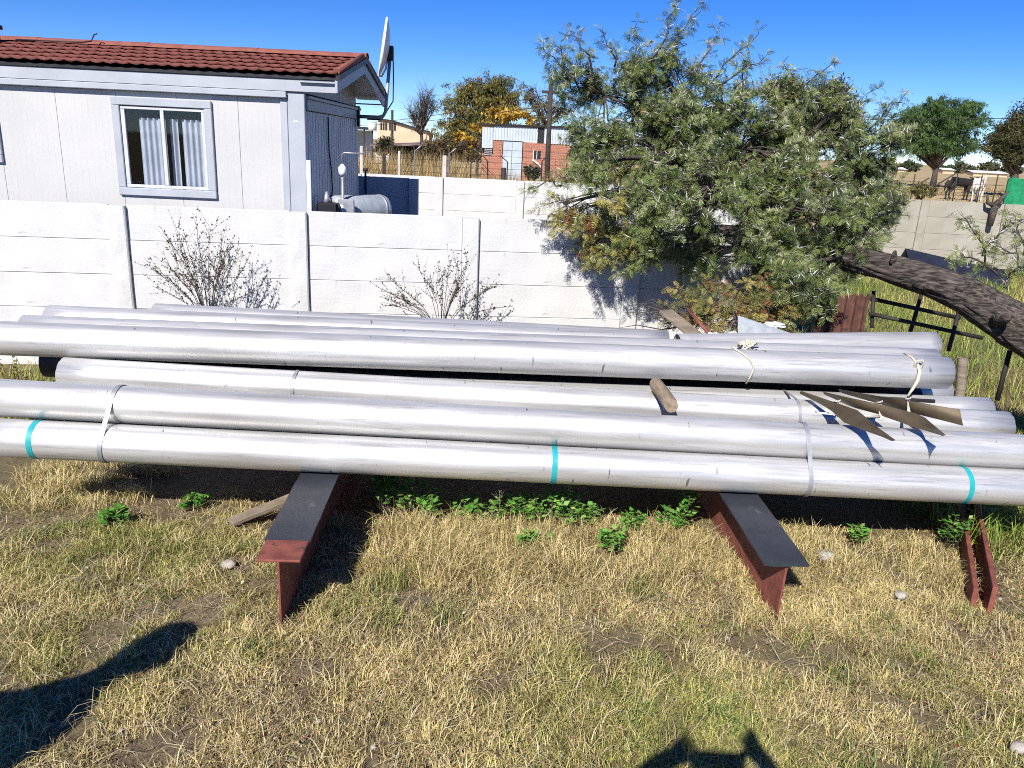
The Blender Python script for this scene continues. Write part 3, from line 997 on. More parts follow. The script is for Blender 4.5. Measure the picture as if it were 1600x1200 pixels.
# ropes
c = axis_pt('D', 1.32)
pts = [c + Vector((0.012 * math.sin(a * 2), -math.sin(a) * 0.099, math.cos(a) * 0.099)) + Vector((-0.10 * max(0, math.cos(a)) ** 2 * (1 if a < 1.6 else 0), 0, 0)) for a in np.linspace(-0.9, 3.3, 26)]
rp = empty("rope", c); tag(rp, "pale rope tied over the roped pipe with a knot near the white bag", "rope", "ropes on the upper pipe")
MB().tube([q - c for q in pts], 0.0055, 6).build("cord", 'rope', rp)
kn = MB()
for k in range(5):
    a = Vector((random.uniform(-0.04, 0.04), random.uniform(0.03, 0.09), 0.102 + random.uniform(0, 0.02)))
    kn.tube([a + Vector((0.03 * math.cos(t), 0.025 * math.sin(t), 0.014 * math.sin(2 * t + k))) for t in np.linspace(0, 5.5, 12)], 0.006, 6)
kn.build("knot", 'rope', rp)
c = axis_pt('D', 2.25)
rp = empty("rope", c); tag(rp, "cream rope hanging down the right end of the roped pipe", "rope", "ropes on the upper pipe")
pts = [Vector((-0.03, 0.04, 0.095)), Vector((-0.02, -0.03, 0.094)), Vector((-0.005, -0.075, 0.068)), Vector((0.005, -0.10, 0.03)), Vector((0.0, -0.108, -0.02)), Vector((-0.02, -0.11, -0.07)), Vector((-0.045, -0.12, -0.11))]
MB().tube(pts, [0.005, 0.005, 0.006, 0.010, 0.011, 0.009, 0.006], 7).build("cord", 'rope', rp)
MB().tube([Vector((0.0, -0.085, 0.065)) + Vector((0.022 * math.sin(t), -0.012 * math.cos(t), 0.03 * math.cos(t))) for t in np.linspace(0, 6, 12)], 0.006, 6).build("knot", 'rope', rp)

# log wedge
la, lb_ = Vector((0.80, 3.745, 0.687)), Vector((0.775, 4.085, 0.700))
dl = (lb_ - la)
mb = MB()
nl, ns = 10, 18


def logf(u, v):
    an = 2 * PI * v
    r = 0.037 * (1 + 0.10 * noise.noise(Vector((math.cos(an) * 1.5, math.sin(an) * 1.5, u * 3)))) * (0.93 if u in (0, 1) else 1)
    return la + dl * u + Vector((math.cos(an) * r, 0, math.sin(an) * r))


mb.grid(logf, nl, ns)
mb.face([logf(0, k / ns) for k in range(ns)][::-1]); mb.face([logf(1, k / ns) for k in range(ns)])
tag(mb.build("log", 'log'), "short cut log lying across the ribbed pipes", "log")

# brown steel vanes
fin = empty("steel_vane", (1.9, 3.8, 0.65))


def vane(name_label, tops, bots, zt_, zb_, curve=0.02):
    o0 = gz(*tops[0], zt_)
    root = empty("steel_vane", o0)
    tag(root, name_label, "steel vane", "brown steel vanes on the pipes")
    T = [gz(x, y, zt_) - o0 for x, y in tops]
    B = [gz(x, y, zb_) - o0 for x, y in bots]
    n = 14

    def interp(P, u):
        f = u * (len(P) - 1); i = min(int(f), len(P) - 2); return P[i].lerp(P[i + 1], f - i)
    mb = MB()
    nr = (T[-1] - T[0]).cross(Vector((0, 0, 1))).normalized()
    for off in (0.0, 0.004):
        mb.grid(lambda u, v: interp(T, u).lerp(interp(B, u), v) + nr * (off + curve * math.sin(PI * v)), n, 4)
    mb.grid(lambda u, v: interp(T, u) + nr * 0.004 * v, n, 1)
    mb.grid(lambda u, v: interp(B, u) + nr * 0.004 * v, n, 1)
    mb.grid(lambda u, v: T[-1].lerp(B[-1], u) + nr * 0.004 * v + nr * curve * math.sin(PI * u), 4, 1)
    mb.build("blade", 'fin', root)
    return root, T, B, o0, interp, nr


bpy.data.objects.remove(fin)
specs = [
    ("foremost brown steel vane, its pointed tip over the front pipe", [(1253, 611), (1300, 627), (1340, 641), (1372, 668), (1400, 688)], [(1258, 618), (1298, 640), (1320, 660), (1358, 675), (1398, 689)], 0.702, 0.652, 0.62, 0.02),
    ("middle brown steel vane with a hooked right end", [(1287, 612), (1330, 622), (1373, 631), (1440, 648), (1478, 680)], [(1295, 619), (1332, 636), (1369, 646), (1425, 666), (1474, 681)], 0.71, 0.655, 0.60, 0.012),
    ("rear brown steel vane, longest and straight, nearest the roped pipe", [(1310, 608), (1362, 617), (1414, 625), (1460, 633), (1500, 640)], [(1316, 614), (1364, 628), (1412, 642), (1458, 653), (1505, 665)], 0.725, 0.655, 0.50, 0.012),
]
for lab, tp_, bt_, z1_, z0_, ub, cv in specs:
    root, T, B, o0, ip_, nr = vane(lab, tp_, bt_, z1_, z0_, cv)
    u_ = {0: 0.30, 1: 0.5, 2: 0.52}[specs.index((lab, tp_, bt_, z1_, z0_, ub, cv))]
    t_, b_ = ip_(T, u_), ip_(B, u_)
    fw_ = -nr if nr.y > 0 else nr
    mb = MB()
    a = t_ + Vector((0, -0.004, 0.006))
    zb = 0.640 - o0.z
    l_, r_2 = Vector((a.x - 0.003, a.y - 0.035, zb)), Vector((a.x + 0.024, a.y - 0.03, zb))
    bk = Vector((0, 0.005, 0))
    mb.face([a, l_, r_2]); mb.face([a + bk, r_2 + bk, l_ + bk]); mb.face([a, a + bk, l_ + bk, l_]); mb.face([a, r_2, r_2 + bk, a + bk]); mb.face([l_, l_ + bk, r_2 + bk, r_2])
    mb.build("bracket", 'bracket', root)
    MB().tube([a + Vector((0.012 * math.cos(t), 0.012 * math.sin(t), 0.004 * t - 0.01)) for t in np.linspace(0, 6, 9)], 0.004, 5).build("tie", 'rope', root)
# small drilled plate and dark rod between the vanes
pc = gz(1284, 646, 0.672)
pl = empty("drilled_plate", pc, -0.1)
tag(pl, "small white drilled plate beside the foremost steel vane", "plate")
MB().box((-0.045, -0.012, 0), (0.045, 0.012, 0.004), 0.001).build("plate", 'white_metal', pl)
for s_ in (-0.03, 0.03):
    MB().tube([(s_, -0.002, 0.0041), (s_, -0.002, 0.0075)], 0.005, 8).build("bolt", 'dark_metal', pl)
r0, r1 = gz(1372, 622, 0.665), gz(1460, 627, 0.665)
tag(MB().tube([r0, r1], 0.011, 8).build("steel_rod", 'steelpole'), "short dark rod lying beside the black pipe end", "rod")
r0, r1 = gz(1335, 651, 0.678), gz(1374, 651, 0.670)
tag(MB().tube([r0, (r0 + r1) / 2 + Vector((0, 0, 0.004)), r1], 0.009, 6).build("steel_rod", 'bracket'), "pale flat bar joining the steel vanes", "rod")

# ------------------------------------------------------------------ I-beams on the ground
def ibeam(name, label, p0, p1, zt_, wf, hb, tf=0.011, tw=0.009, cat="steel beam", lean=0.0):
    d = (Vector(p1) - Vector(p0)); L = d.length
    root = empty(name, (p0[0], p0[1], zt_ - hb), math.atan2(d.y, d.x) - PI / 2)
    tag(root, label, cat, "red oxide steel beams under the pipes")
    root.rotation_euler.y = lean
    MB().box((-wf / 2, 0, hb - tf), (wf / 2, L, hb), 0.003).build("top_flange", 'rust', root)
    MB().box((-tw / 2, 0.002, tf), (tw / 2, L, hb - tf), 0.001).build("web", 'rust', root)
    MB().box((-wf / 2, 0, 0), (wf / 2, L, tf), 0.003).build("bottom_flange", 'rust', root)
    return root


def pad(label, p0, y0, y1, zt_, wf, rot, name="rubber_pad"):
    root = MB()
    n = 20

    def fn(u, v):
        yy = y0 + (y1 - y0) * u
        return ((v - 0.5) * wf + 0.003 * noise.noise(Vector((yy * 7, v, 0))), yy, 0.010 + 0.004 * noise.noise(Vector((yy * 5, v * 2, 2))) - (0.006 * (1 - u) ** 8))
    root.grid(fn, n, 4)
    root.grid(lambda u, v: Vector(fn(u, 0)) * 1 + Vector((0, 0, -0.010 * v)), n, 1, False)
    root.grid(lambda u, v: Vector(fn(u, 1)) + Vector((0, 0, -0.010 * (1 - v))), n, 1, False)
    root.grid(lambda u, v: Vector(fn(0, u)) + Vector((0, 0, -0.010 * (1 - v))), 4, 1, False)
    o = root.build(name, 'rubber')
    o.location = (p0[0], p0[1], zt_)
    o.rotation_euler = (0, 0, rot)
    return tag(o, label, "rubber strip", "rubber strips on the beams")


LB0, LB1 = (-0.873, 2.71), (-0.985, 5.2)
RB0, RB1 = (1.172, 2.94), (1.09, 5.3)
rl = math.atan2(LB1[1] - LB0[1], LB1[0] - LB0[0]) - PI / 2
rr_ = math.atan2(RB1[1] - RB0[1], RB1[0] - RB0[0]) - PI / 2
ibeam("steel_beam", "left rusty steel I-beam, its bare red end poking out of the pad", LB0, LB1, 0.322, 0.172, 0.365)
ibeam("steel_beam", "right rusty steel I-beam covered by its black pad to the end", RB0, RB1, 0.283, 0.152, 0.33, lean=0.03)
pad("black rubber strip on the left beam, stopping short of the beam end", LB0, 0.16, 2.2, 0.3225, 0.185, rl)
pad("black rubber strip on the right beam, curling over the beam end", RB0, -0.015, 2.2, 0.2835, 0.19, rr_)
# third beam lying on its side at the right
t0, t1 = gz(1530, 952, -0.02), gz(1500, 765, -0.02)
d = Vector((t1.x - t0.x, t1.y - t0.y, 0)); L = d.length
tb = empty("steel_beam", (t0.x, t0.y, -0.06), math.atan2(d.y, d.x) - PI / 2)
tag(tb, "small rusty beam lying on its side in the grass at far right", "steel beam", "red oxide steel beams under the pipes")
MB().box((-0.040, 0, 0), (-0.018, L, 0.135), 0.002).build("flange", 'rust', tb)
MB().box((0.030, 0, 0), (0.052, L, 0.165), 0.002).build("flange", 'rust', tb)
MB().box((-0.018, 0.01, 0.01), (0.030, L, 0.02)).build("web", 'rust', tb)
# plank, stones
pk = MB().box((-0.17, -0.035, 0), (0.17, 0.035, 0.022), 0.003, Matrix.Translation((-1.235, 3.63, 0.06)) @ Matrix.Rotation(0.75, 4, 'Z') @ Matrix.Rotation(-0.12, 4, 'Y'))
tag(pk.build("plank", 'wood'), "short weathered plank leaning against the left steel beam", "plank")
for (x, y, s, lb2) in ((357, 882, 0.035, "pale stone in the grass left of the left beam"), (1408, 930, 0.03, "white stone in the grass between the right beams"), (848, 842, 0.05, "dark rounded stone among green weeds under the pipes"), (1592, 1168, 0.03, "white pebble at the lower right corner of the grass"), (1290, 868, 0.045, "flat grey stone beside the right beam end")):
    q = gz(x, y, 0.02)
    mb = MB()
    mb.grid(lambda u, v: tuple(Vector((math.sin(PI * u) * math.cos(2 * PI * v), math.sin(PI * u) * math.sin(2 * PI * v) * 0.8, math.cos(PI * u) * 0.6)) * s * (1 + 0.25 * noise.noise(Vector((math.sin(PI * u) * math.cos(2 * PI * v), math.sin(PI * u) * math.sin(2 * PI * v), math.cos(PI * u))) * 1.7 + Vector((x, y, 0))))), 8, 12)
    tag(mb.build("stone", 'stone', loc=q), lb2, "stone", "stones lying in the grass")

# ------------------------------------------------------------------ foreground grass
DRY = [((0.68, 0.54, 0.26), 4), ((0.58, 0.46, 0.20), 3), ((0.72, 0.61, 0.37), 2), ((0.42, 0.37, 0.12), 2), ((0.22, 0.23, 0.07), 1.2), ((0.24, 0.15, 0.08), 0.8)]
OLIVE = [((0.36, 0.35, 0.10), 4), ((0.46, 0.41, 0.14), 3), ((0.17, 0.21, 0.055), 2.5), ((0.48, 0.40, 0.18), 1.5)]
GREEN = [((0.12, 0.21, 0.04), 4), ((0.19, 0.26, 0.06), 3), ((0.30, 0.30, 0.10), 1.5)]


def scatter(n, x0, x1, y0, y1):
    return np.stack([RNG.uniform(x0, x1, n), RNG.uniform(y0, y1, n)], 1)


def vnoise(P, s, o):
    return np.array([noise.noise(Vector((a * s + o, b * s, o))) for a, b in P])


XY = scatter(300000, -2.9, 3.6, 1.75, 4.05)
k = np.abs(XY[:, 0]) < 0.72 * XY[:, 1] + 0.6
XY = XY[k]
nA, nB, nC = vnoise(XY, 1.5, 2.2), vnoise(XY, 4.5, 7.7), vnoise(XY, 0.8, 11.3)
bare = ((nB < -0.30) | ((nA < -0.18) & (XY[:, 0] < -0.9) & (XY[:, 1] > 2.7))) & (RNG.random(len(XY)) < 0.85)
under = (XY[:, 1] > 3.78 + 0.04 * XY[:, 0]) & (RNG.random(len(XY)) < 0.8)
XY, nA, nB, nC = (q[~(bare | under)] for q in (XY, nA, nB, nC))
n = len(XY)
Z = np.array([gz_at(a, b) for a, b in XY])
P = np.stack([XY[:, 0], XY[:, 1], Z - 0.004], 1)
col = pick(n, DRY, 0.2)
om = (nC + 0.5 * nA + 0.25 * (XY[:, 0] < 0.9) * (XY[:, 1] < 2.7) + RNG.normal(0, 0.16, n)) > 0.22
col[om] = pick(om.sum(), OLIVE, 0.2)
col *= (1 + 0.55 * np.clip(nB * 0.8 + vnoise(XY, 9.0, 4.4) * 0.7 - 0.08, -0.7, 0.5))[:, None]
gm = (nC + nB + RNG.normal(0, 0.2, n)) > 0.82
col[gm] = pick(gm.sum(), GREEN, 0.2)
Hh = RNG.gamma(4.5, 0.0056, n) * (1 + 0.9 * np.clip(nA + nB, -0.6, 1)) + 0.008
Wd = RNG.uniform(0.0018, 0.0040, n)
tag(blades("lawn_grass", P, Hh, Wd, RNG.uniform(0.25, 1.7, n), col), kind="stuff")
# straw: pale dead stalks lying about
n = 4500
XY = scatter(n, -2.9, 3.6, 1.75, 3.75)
Z = np.array([gz_at(a, b) for a, b in XY])
P = np.stack([XY[:, 0], XY[:, 1], Z + RNG.uniform(0.004, 0.03, n)], 1)
tag(blades("straw_litter", P, RNG.uniform(0.03, 0.08, n), RNG.uniform(0.0018, 0.0036, n), RNG.uniform(1.6, 3.6, n),
           pick(n, [((0.62, 0.53, 0.34), 3), ((0.52, 0.42, 0.24), 2), ((0.26, 0.15, 0.09), 1)], 0.15), curl=0.42), kind="stuff")


def tufts(name, spots, palette, hr, wr, per, spread, bend=(0.2, 0.9)):
    Ps, Hs, cs = [], [], []
    for (x, y, s) in spots:
        m_ = int(per * s)
        q = RNG.normal(0, spread * s, (m_, 2)) + np.array([x, y])
        z = np.array([gz_at(a, b) for a, b in q])
        Ps.append(np.column_stack([q, z - 0.005])); Hs.append(RNG.uniform(*hr, m_) * s); cs.append(pick(m_, palette, 0.18))
    P, Hh, c = np.concatenate(Ps), np.concatenate(Hs), np.concatenate(cs)
    return tag(blades(name, P, Hh, RNG.uniform(*wr, len(P)), RNG.uniform(*bend, len(P)), c), kind="stuff")


sp = []
for _ in range(64):                        # taller dry tufts in front of the pipes
    x = random.uniform(-0.45, 0.95); sp.append((x, 3.50 + 0.04 * x + random.uniform(-0.32, 0.20), random.uniform(0.6, 1.15)))
for _ in range(30):
    x = random.uniform(1.3, 2.2); sp.append((x, 3.58 + random.uniform(-0.25, 0.2), random.uniform(0.6, 1.0)))
for _ in range(16):
    sp.append((random.uniform(-0.6, -0.2), random.uniform(3.15, 3.6), random.uniform(0.9, 1.25)))
for bx_, by_ in ((-0.87, 2.68), (1.17, 2.9)):
    for _ in range(9):
        sp.append((bx_ + random.uniform(-0.14, 0.14), by_ + random.uniform(-0.07, 0.05), random.uniform(0.4, 0.75)))
for _ in range(170):
    sp.append((random.uniform(-2.6, 2.9), random.uniform(1.9, 3.4), random.uniform(0.3, 0.75)))
for _ in range(40):
    sp.append((random.uniform(-2.75, -1.95), random.uniform(3.55, 4.5), random.uniform(0.5, 0.9)))
tufts("dry_grass_tufts", sp, DRY, (0.06, 0.165), (0.002, 0.004), 120, 0.055, (0.3, 1.3))
sp = [(random.uniform(-2.6, 2.9), random.uniform(1.9, 3.4), random.uniform(0.4, 0.9)) for _ in range(45)] + [(-1.75 + random.uniform(-.25, .25), 3.35 + random.uniform(-.12, .12), 0.8) for _ in range(6)] + [(-0.62, 2.95, 1.0), (-0.5, 3.1, 0.9), (-0.7, 2.85, 0.8)]
tufts("green_grass_tufts", sp, OLIVE + [((0.10, 0.18, 0.04), 4)], (0.05, 0.12), (0.002, 0.0045), 150, 0.05)
# fallen leaves, seed husks and small pebbles
n = 1500
XY = scatter(n, -2.6, 3.2, 1.85, 3.7)
P = np.column_stack([XY, np.array([gz_at(a, b) for a, b in XY]) + RNG.uniform(0.006, 0.035, n)])
L = RNG.uniform(0.008, 0.024, n)
D = RNG.normal(0, 1, (n, 3)); D[:, 2] *= 0.35
tag(leaves("fallen_leaves", P, D, RNG.normal(0, 0.5, (n, 3)) + np.array([0, 0, 1.0]), L, L * RNG.uniform(0.3, 0.7, n), pick(n, [((0.20, 0.065, 0.035), 2), ((0.30, 0.19, 0.09), 3), ((0.12, 0.07, 0.045), 2), ((0.55, 0.47, 0.33), 1.2)], 0.2)), kind="stuff")
mb = MB()
for k in range(220):
    x, y = random.uniform(-2.5, 2.8), random.uniform(1.9, 3.6); r_ = random.uniform(0.003, 0.009); z_ = gz_at(x, y) + r_ * 0.8
    mb.box((x - r_, y - r_ * 0.8, z_ - r_), (x + r_, y + r_ * 0.8, z_ + r_ * 0.5), r_ * 0.4)
tag(mb.build("pebbles", 'stone'), kind="stuff")
# right-hand meadow between the pipes and the beige wall, and the strip behind the stack
XY = np.concatenate([scatter(42000, 2.3, 9.5, 4.2, 14.8), scatter(9000, 2.4, 4.6, 3.6, 6.5), scatter(2500, -5.2, -2.3, 5.2, 6.5), scatter(3500, -2.3, 2.4, 5.0, 7.0)])
XY = XY[(XY[:, 0] < 0.75 * XY[:, 1] + 0.5)]
n = len(XY)
Z = np.array([gz_at(a, b) for a, b in XY])
q = vnoise(XY, 0.8, 5.5)
col = pick(n, [((0.40, 0.39, 0.09), 4), ((0.52, 0.46, 0.15), 3), ((0.23, 0.29, 0.06), 3), ((0.56, 0.47, 0.22), 1.5)], 0.18)
gm = q + RNG.normal(0, 0.15, n) > 0.15
col[gm] = pick(gm.sum(), [((0.16, 0.25, 0.04), 3), ((0.26, 0.32, 0.065), 3), ((0.38, 0.37, 0.11), 1)], 0.18)
tag(blades("meadow_grass", np.column_stack([XY, Z - 0.01]), RNG.uniform(0.09, 0.24, n) * (1 + 0.6 * q), RNG.uniform(0.004, 0.008, n), RNG.uniform(0.2, 1.1, n), col), kind="stuff")


# broad-leaved green weeds in the shade line of the pipes
def weed(x, y, h, nst, label, dens=9, pal=None, name="weed_plant", ls=0.022):
    root = empty(name, (x, y, gz_at(x, y)))
    tag(root, label, "weed", "green weeds along the front pipe")
    st = MB(); P, D, Nn = [], [], []
    for k in range(nst):
        az = random.uniform(0, 2 * PI); r = random.uniform(0.0, 0.45) * h
        hh = h * random.uniform(0.55, 1.0)
        b = Vector((random.gauss(0, 0.025), random.gauss(0, 0.02), 0))
        tip = b + Vector((math.cos(az) * r, math.sin(az) * r, hh)); mid = b.lerp(tip, 0.5) + Vector((0, 0, 0.1 * hh))
        st.tube([b, mid, tip], [0.0025, 0.002, 0.001], 4)
        for j in range(dens):
            u = random.uniform(0.3, 1.0); q = b.lerp(mid, u * 2) if u < 0.5 else mid.lerp(tip, u * 2 - 1)
            a2 = random.uniform(0, 2 * PI)
            P.append(q); D.append((math.cos(a2), math.sin(a2), random.uniform(-0.1, 0.7))); Nn.append((random.gauss(0, .4), random.gauss(0, .4), 1))
    st.build("stem", 'twig', root)
    n = len(P)
    L = RNG.uniform(0.7, 1.5, n) * ls
    lc_ = leaves("leaf_cluster", np.array([tuple(q) for q in P]), np.array(D), np.array(Nn), L, L * 0.62, pick(n, pal or [((0.09, 0.26, 0.035), 3), ((0.15, 0.31, 0.055), 2), ((0.26, 0.34, 0.10), 1)], 0.15), parent=root)
    tag(lc_, kind="stuff")


ws = [(600, 800, 0.20, 9, "leafy green weed rising beside the left rubber strip"), (640, 803, 0.17, 7, "green weed second from the left rubber strip"), (670, 812, 0.12, 5, "thin weed with dry stalks under the front pipe"),
      (735, 815, 0.09, 6, "low weed left of the tall thin grass stalk"), (780, 818, 0.11, 8, "bushy weed at the foot of the tall thin grass stalk"), (828, 820, 0.12, 10, "wide leafy weed left of the middle teal tape"),
      (872, 822, 0.14, 10, "tallest weed clump below the middle teal tape"), (918, 825, 0.10, 8, "small weed clump right of the middle teal tape"), (955, 868, 0.09, 9, "dark green weed out in the sunlit grass"),
      (985, 828, 0.07, 5, "tiny weed midway between tape and right beam"), (1062, 832, 0.22, 5, "slender upright weed beside the right beam"), (1050, 838, 0.10, 6, "low weed at the foot of the slender one"),
      (1340, 838, 0.08, 5, "small weed right of the right rubber strip"), (1488, 845, 0.14, 5, "weed with one big leaf at the rusty far right beam"), (178, 820, 0.07, 9, "spreading weed in bare soil below the left strap"),
      (300, 790, 0.06, 6, "low pale weed in the dark under the pipes"), (830, 862, 0.07, 8, "flat weed patch beside the dark stone")]
for x, y, h, ns_, lb2 in ws:
    q = gz(x, y, 0.0)
    weed(q.x, q.y, h * 1.6, int(ns_ * 2), lb2, 14, ls=0.030)
# tall thin seed stalk
q = gz(778, 830, 0.0)
sk = MB().tube([(0, 0, 0), (0.003, 0, 0.16), (-0.004, 0, 0.30)], [0.002, 0.0015, 0.0008], 4)
for k in range(26):
    z = random.uniform(0.17, 0.33); a = random.choice((-1, 1)) * random.uniform(0.25, 0.8); l = random.uniform(0.02, 0.06)
    sk.tube([(-0.002, 0, z), (-0.002 + math.sin(a) * l, random.uniform(-.01, .01), z + math.cos(a) * l)], [0.0009, 0.0005], 3)
tag(sk.build("seed_stalk", 'wood', loc=(q.x, q.y, 0)), "tall dry grass stalk with a feathery head before the pipes", "grass stalk")

# ------------------------------------------------------------------ twiggy shrubs against the white wall
def twig_shrub(name, label, base, height, width, nst, col, seed, leafy=16):
    random.seed(seed)
    root = empty(name, base)
    tag(root, label, "shrub", "bare shrubs before the white wall")
    mb = MB(); P, D, Nn = [], [], []
    mb.tube([(0, 0, -0.25), (0.01, 0, 0.15), (0, 0, 0.36)], [0.014, 0.012, 0.010], 6)
    for k in range(nst):
        a = random.uniform(-1, 1); b = random.uniform(-0.25, 0.25)
        hh = height * random.uniform(0.62, 1.0) * (1 - 0.32 * abs(a))
        tip = Vector((a * width, b * width, hh)); b0 = Vector((a * 0.035, b * 0.035, 0.33))
        m1 = b0.lerp(tip, 0.4) + Vector((-a * 0.03, 0, 0.04)); m2 = b0.lerp(tip, 0.72) + Vector((random.gauss(0, .015), random.gauss(0, .015), 0.03))
        pts = [b0, m1, m2, tip]
        mb.tube(pts, [0.0036, 0.003, 0.002, 0.0008], 4)
        for j in range(7):
            u = random.uniform(0.3, 0.95); i = min(2, int(u * 3)); q = pts[i].lerp(pts[i + 1], u * 3 - i)
            dr = ((tip - b0).normalized() + Vector((random.gauss(0, .55), random.gauss(0, .4), random.gauss(0.1, .4)))).normalized()
            e = q + dr * random.uniform(0.06, 0.2) * height
            mb.tube([q, e], [0.0014, 0.0006], 3)
            for l in range(leafy // 2):
                P.append(q.lerp(e, random.uniform(0.1, 1)))
        for l in range(leafy):
            u = random.uniform(0.35, 1.0); i = min(2, int(u * 3 - 1e-6)); P.append(pts[i].lerp(pts[i + 1], u * 3 - i))
    mb.build("stem", 'twig', root)
    n = len(P)
    Dv = RNG.normal(0, 1, (n, 3)); Dv[:, 2] = np.abs(Dv[:, 2])
    L = RNG.uniform(0.010, 0.026, n)
    lc_ = leaves("leaf_cluster", np.array([tuple(q) for q in P]), Dv, RNG.normal(0, 1, (n, 3)), L, L * 0.5, pick(n, col, 0.2), parent=root)
    tag(lc_, kind="stuff")
    random.seed(seed + 100)


BR = [((0.060, 0.038, 0.022), 3), ((0.095, 0.070, 0.034), 2), ((0.14, 0.10, 0.05), 1)]
twig_shrub("twiggy_shrub", "larger bare twiggy shrub on the wall between the two left posts", (-2.60, 6.55, 0.0), 1.31, 0.54, 24, BR, 11, 20)
twig_shrub("twiggy_shrub", "smaller sparse twiggy shrub in front of the third wall post", (-0.64, 6.72, 0.0), 1.08, 0.58, 22, BR, 23, 14)
weed(-1.09, 6.45, 0.66, 3, "small dark leafy plant left of the sparse shrub", 26, [((0.05, 0.06, 0.015), 3), ((0.12, 0.10, 0.03), 1)], "young_plant", 0.05)
for k, (x, y, h) in enumerate(((-3.35, 5.35, 0.42), (-3.0, 5.5, 0.36), (-3.7, 5.6, 0.45), (-2.75, 5.4, 0.30), (-3.25, 5.9, 0.42))):
    weed(x, y, h, 12, "yellow green weeds below the roped pipe's left end, " + ["foremost clump", "clump right of the foremost", "clump nearest the left picture edge", "rightmost clump", "clump nearest the white wall"][k], 14, [((0.26, 0.24, 0.05), 3), ((0.14, 0.17, 0.04), 2), ((0.30, 0.20, 0.07), 1)], "weed_plant", 0.03)


# ------------------------------------------------------------------ acacia
ac = empty("acacia_tree", (4.30, 5.15, 0))
tag(ac, "feathery grey green thorn tree whose thick trunk leans over from the right", "tree")
A0 = Vector((4.30, 5.15, 0))


def build_trunk(path, rads, name, parent, n=56, seed=0.0):
    P = [Vector(q) for q in path]
    pts, rr = [], []
    for i in range(len(P) - 1):
        p0, p1, p2, p3 = P[max(i - 1, 0)], P[i], P[i + 1], P[min(i + 2, len(P) - 1)]
        for k in range(14):
            t = k / 14
            pts.append(0.5 * ((2 * p1) + (p2 - p0) * t + (2 * p0 - 5 * p1 + 4 * p2 - p3) * t * t + (3 * p1 - p0 - 3 * p2 + p3) * t ** 3))
            rr.append(rads[i] + (rads[i + 1] - rads[i]) * t)
    pts.append(P[-1]); rr.append(rads[-1])
    mb = MB().tube(pts, rr, n)
    # furrowed bark
    for i, q in enumerate(pts):
        for k in range(n):
            v = Vector(mb.v[i * n + k]); d = v - q
            an = 2 * PI * k / n
            f = 1 + 0.09 * noise.noise(Vector((math.cos(an) * 1.6, math.sin(an) * 1.6, i * 0.14 + seed))) + 0.19 * noise.noise(Vector((math.cos(an) * 6, math.sin(an) * 6, i * 0.22 + 9))) - 0.05 * abs(noise.noise(Vector((math.cos(an) * 11, math.sin(an) * 11, i * 0.3 + 5))))
            mb.v[i * n + k] = tuple(q + d * f)
    return mb.build(name, 'trunk_bark', parent)


W_ = lambda q: Vector(q) - A0
trunk_path = [(4.45, 5.0, -0.15), (4.10, 5.25, 0.42)] + [tuple(gy(x, y, Y)) for x, y, Y in ((1600, 517, 5.6), (1480, 449, 6.0), (1325, 399, 6.75), (1248, 360, 7.3), (1175, 315, 7.7), (1115, 280, 7.9))]
build_trunk([W_(q) for q in trunk_path], [0.23, 0.20, 0.158, 0.118, 0.100, 0.092, 0.085, 0.065], "trunk", ac)
stb = MB()
for (x, y, Y, dx, dy, dz, r_) in ((1395, 408, 6.3, -0.01, -0.03, 0.085, 0.020), (1500, 452, 5.85, 0.03, -0.06, 0.06, 0.024), (1438, 448, 6.02, 0.02, -0.16, 0.02, 0.026), (1560, 500, 5.6, -0.03, -0.16, 0.05, 0.036)):
    a_ = W_(gy(x, y, Y)); d_2 = Vector((dx, dy, dz))
    stb.tube([a_ - d_2 * 0.3, a_ + d_2 * 0.3, a_ + d_2 * 0.8, a_ + d_2], [r_ * 1.5, r_ * 1.15, r_ * 0.9, r_ * 0.5], 9)
tag(stb.build("branch_stub", 'trunk_bark', ac), kind="stuff")
build_trunk([W_(gy(x, y, Y)) for x, y, Y in ((1215, 500, 7.35), (1205, 450, 7.35), (1195, 400, 7.45), (1190, 350, 7.65), (1180, 310, 7.8))], [0.17, 0.145, 0.13, 0.11, 0.08], "trunk", ac, 30, 3.0)  # added dark stem, stands in for the deep shade below the crown
limbs = []


def limb(a, b, r0, r1, sag=0.0, side=0.0):
    a, b = Vector(a), Vector(b)
    m1 = a.lerp(b, 0.35) + Vector((random.gauss(0, .06) + side, random.gauss(0, .06), 0.10 + sag)); m2 = a.lerp(b, 0.7) + Vector((random.gauss(0, .05), random.gauss(0, .05), 0.07 + sag))
    pts = [a, m1, m2, b]
    limbs.append((pts, r0, r1))
    return pts


nodes = [Vector(q) for q in trunk_path[4:]]
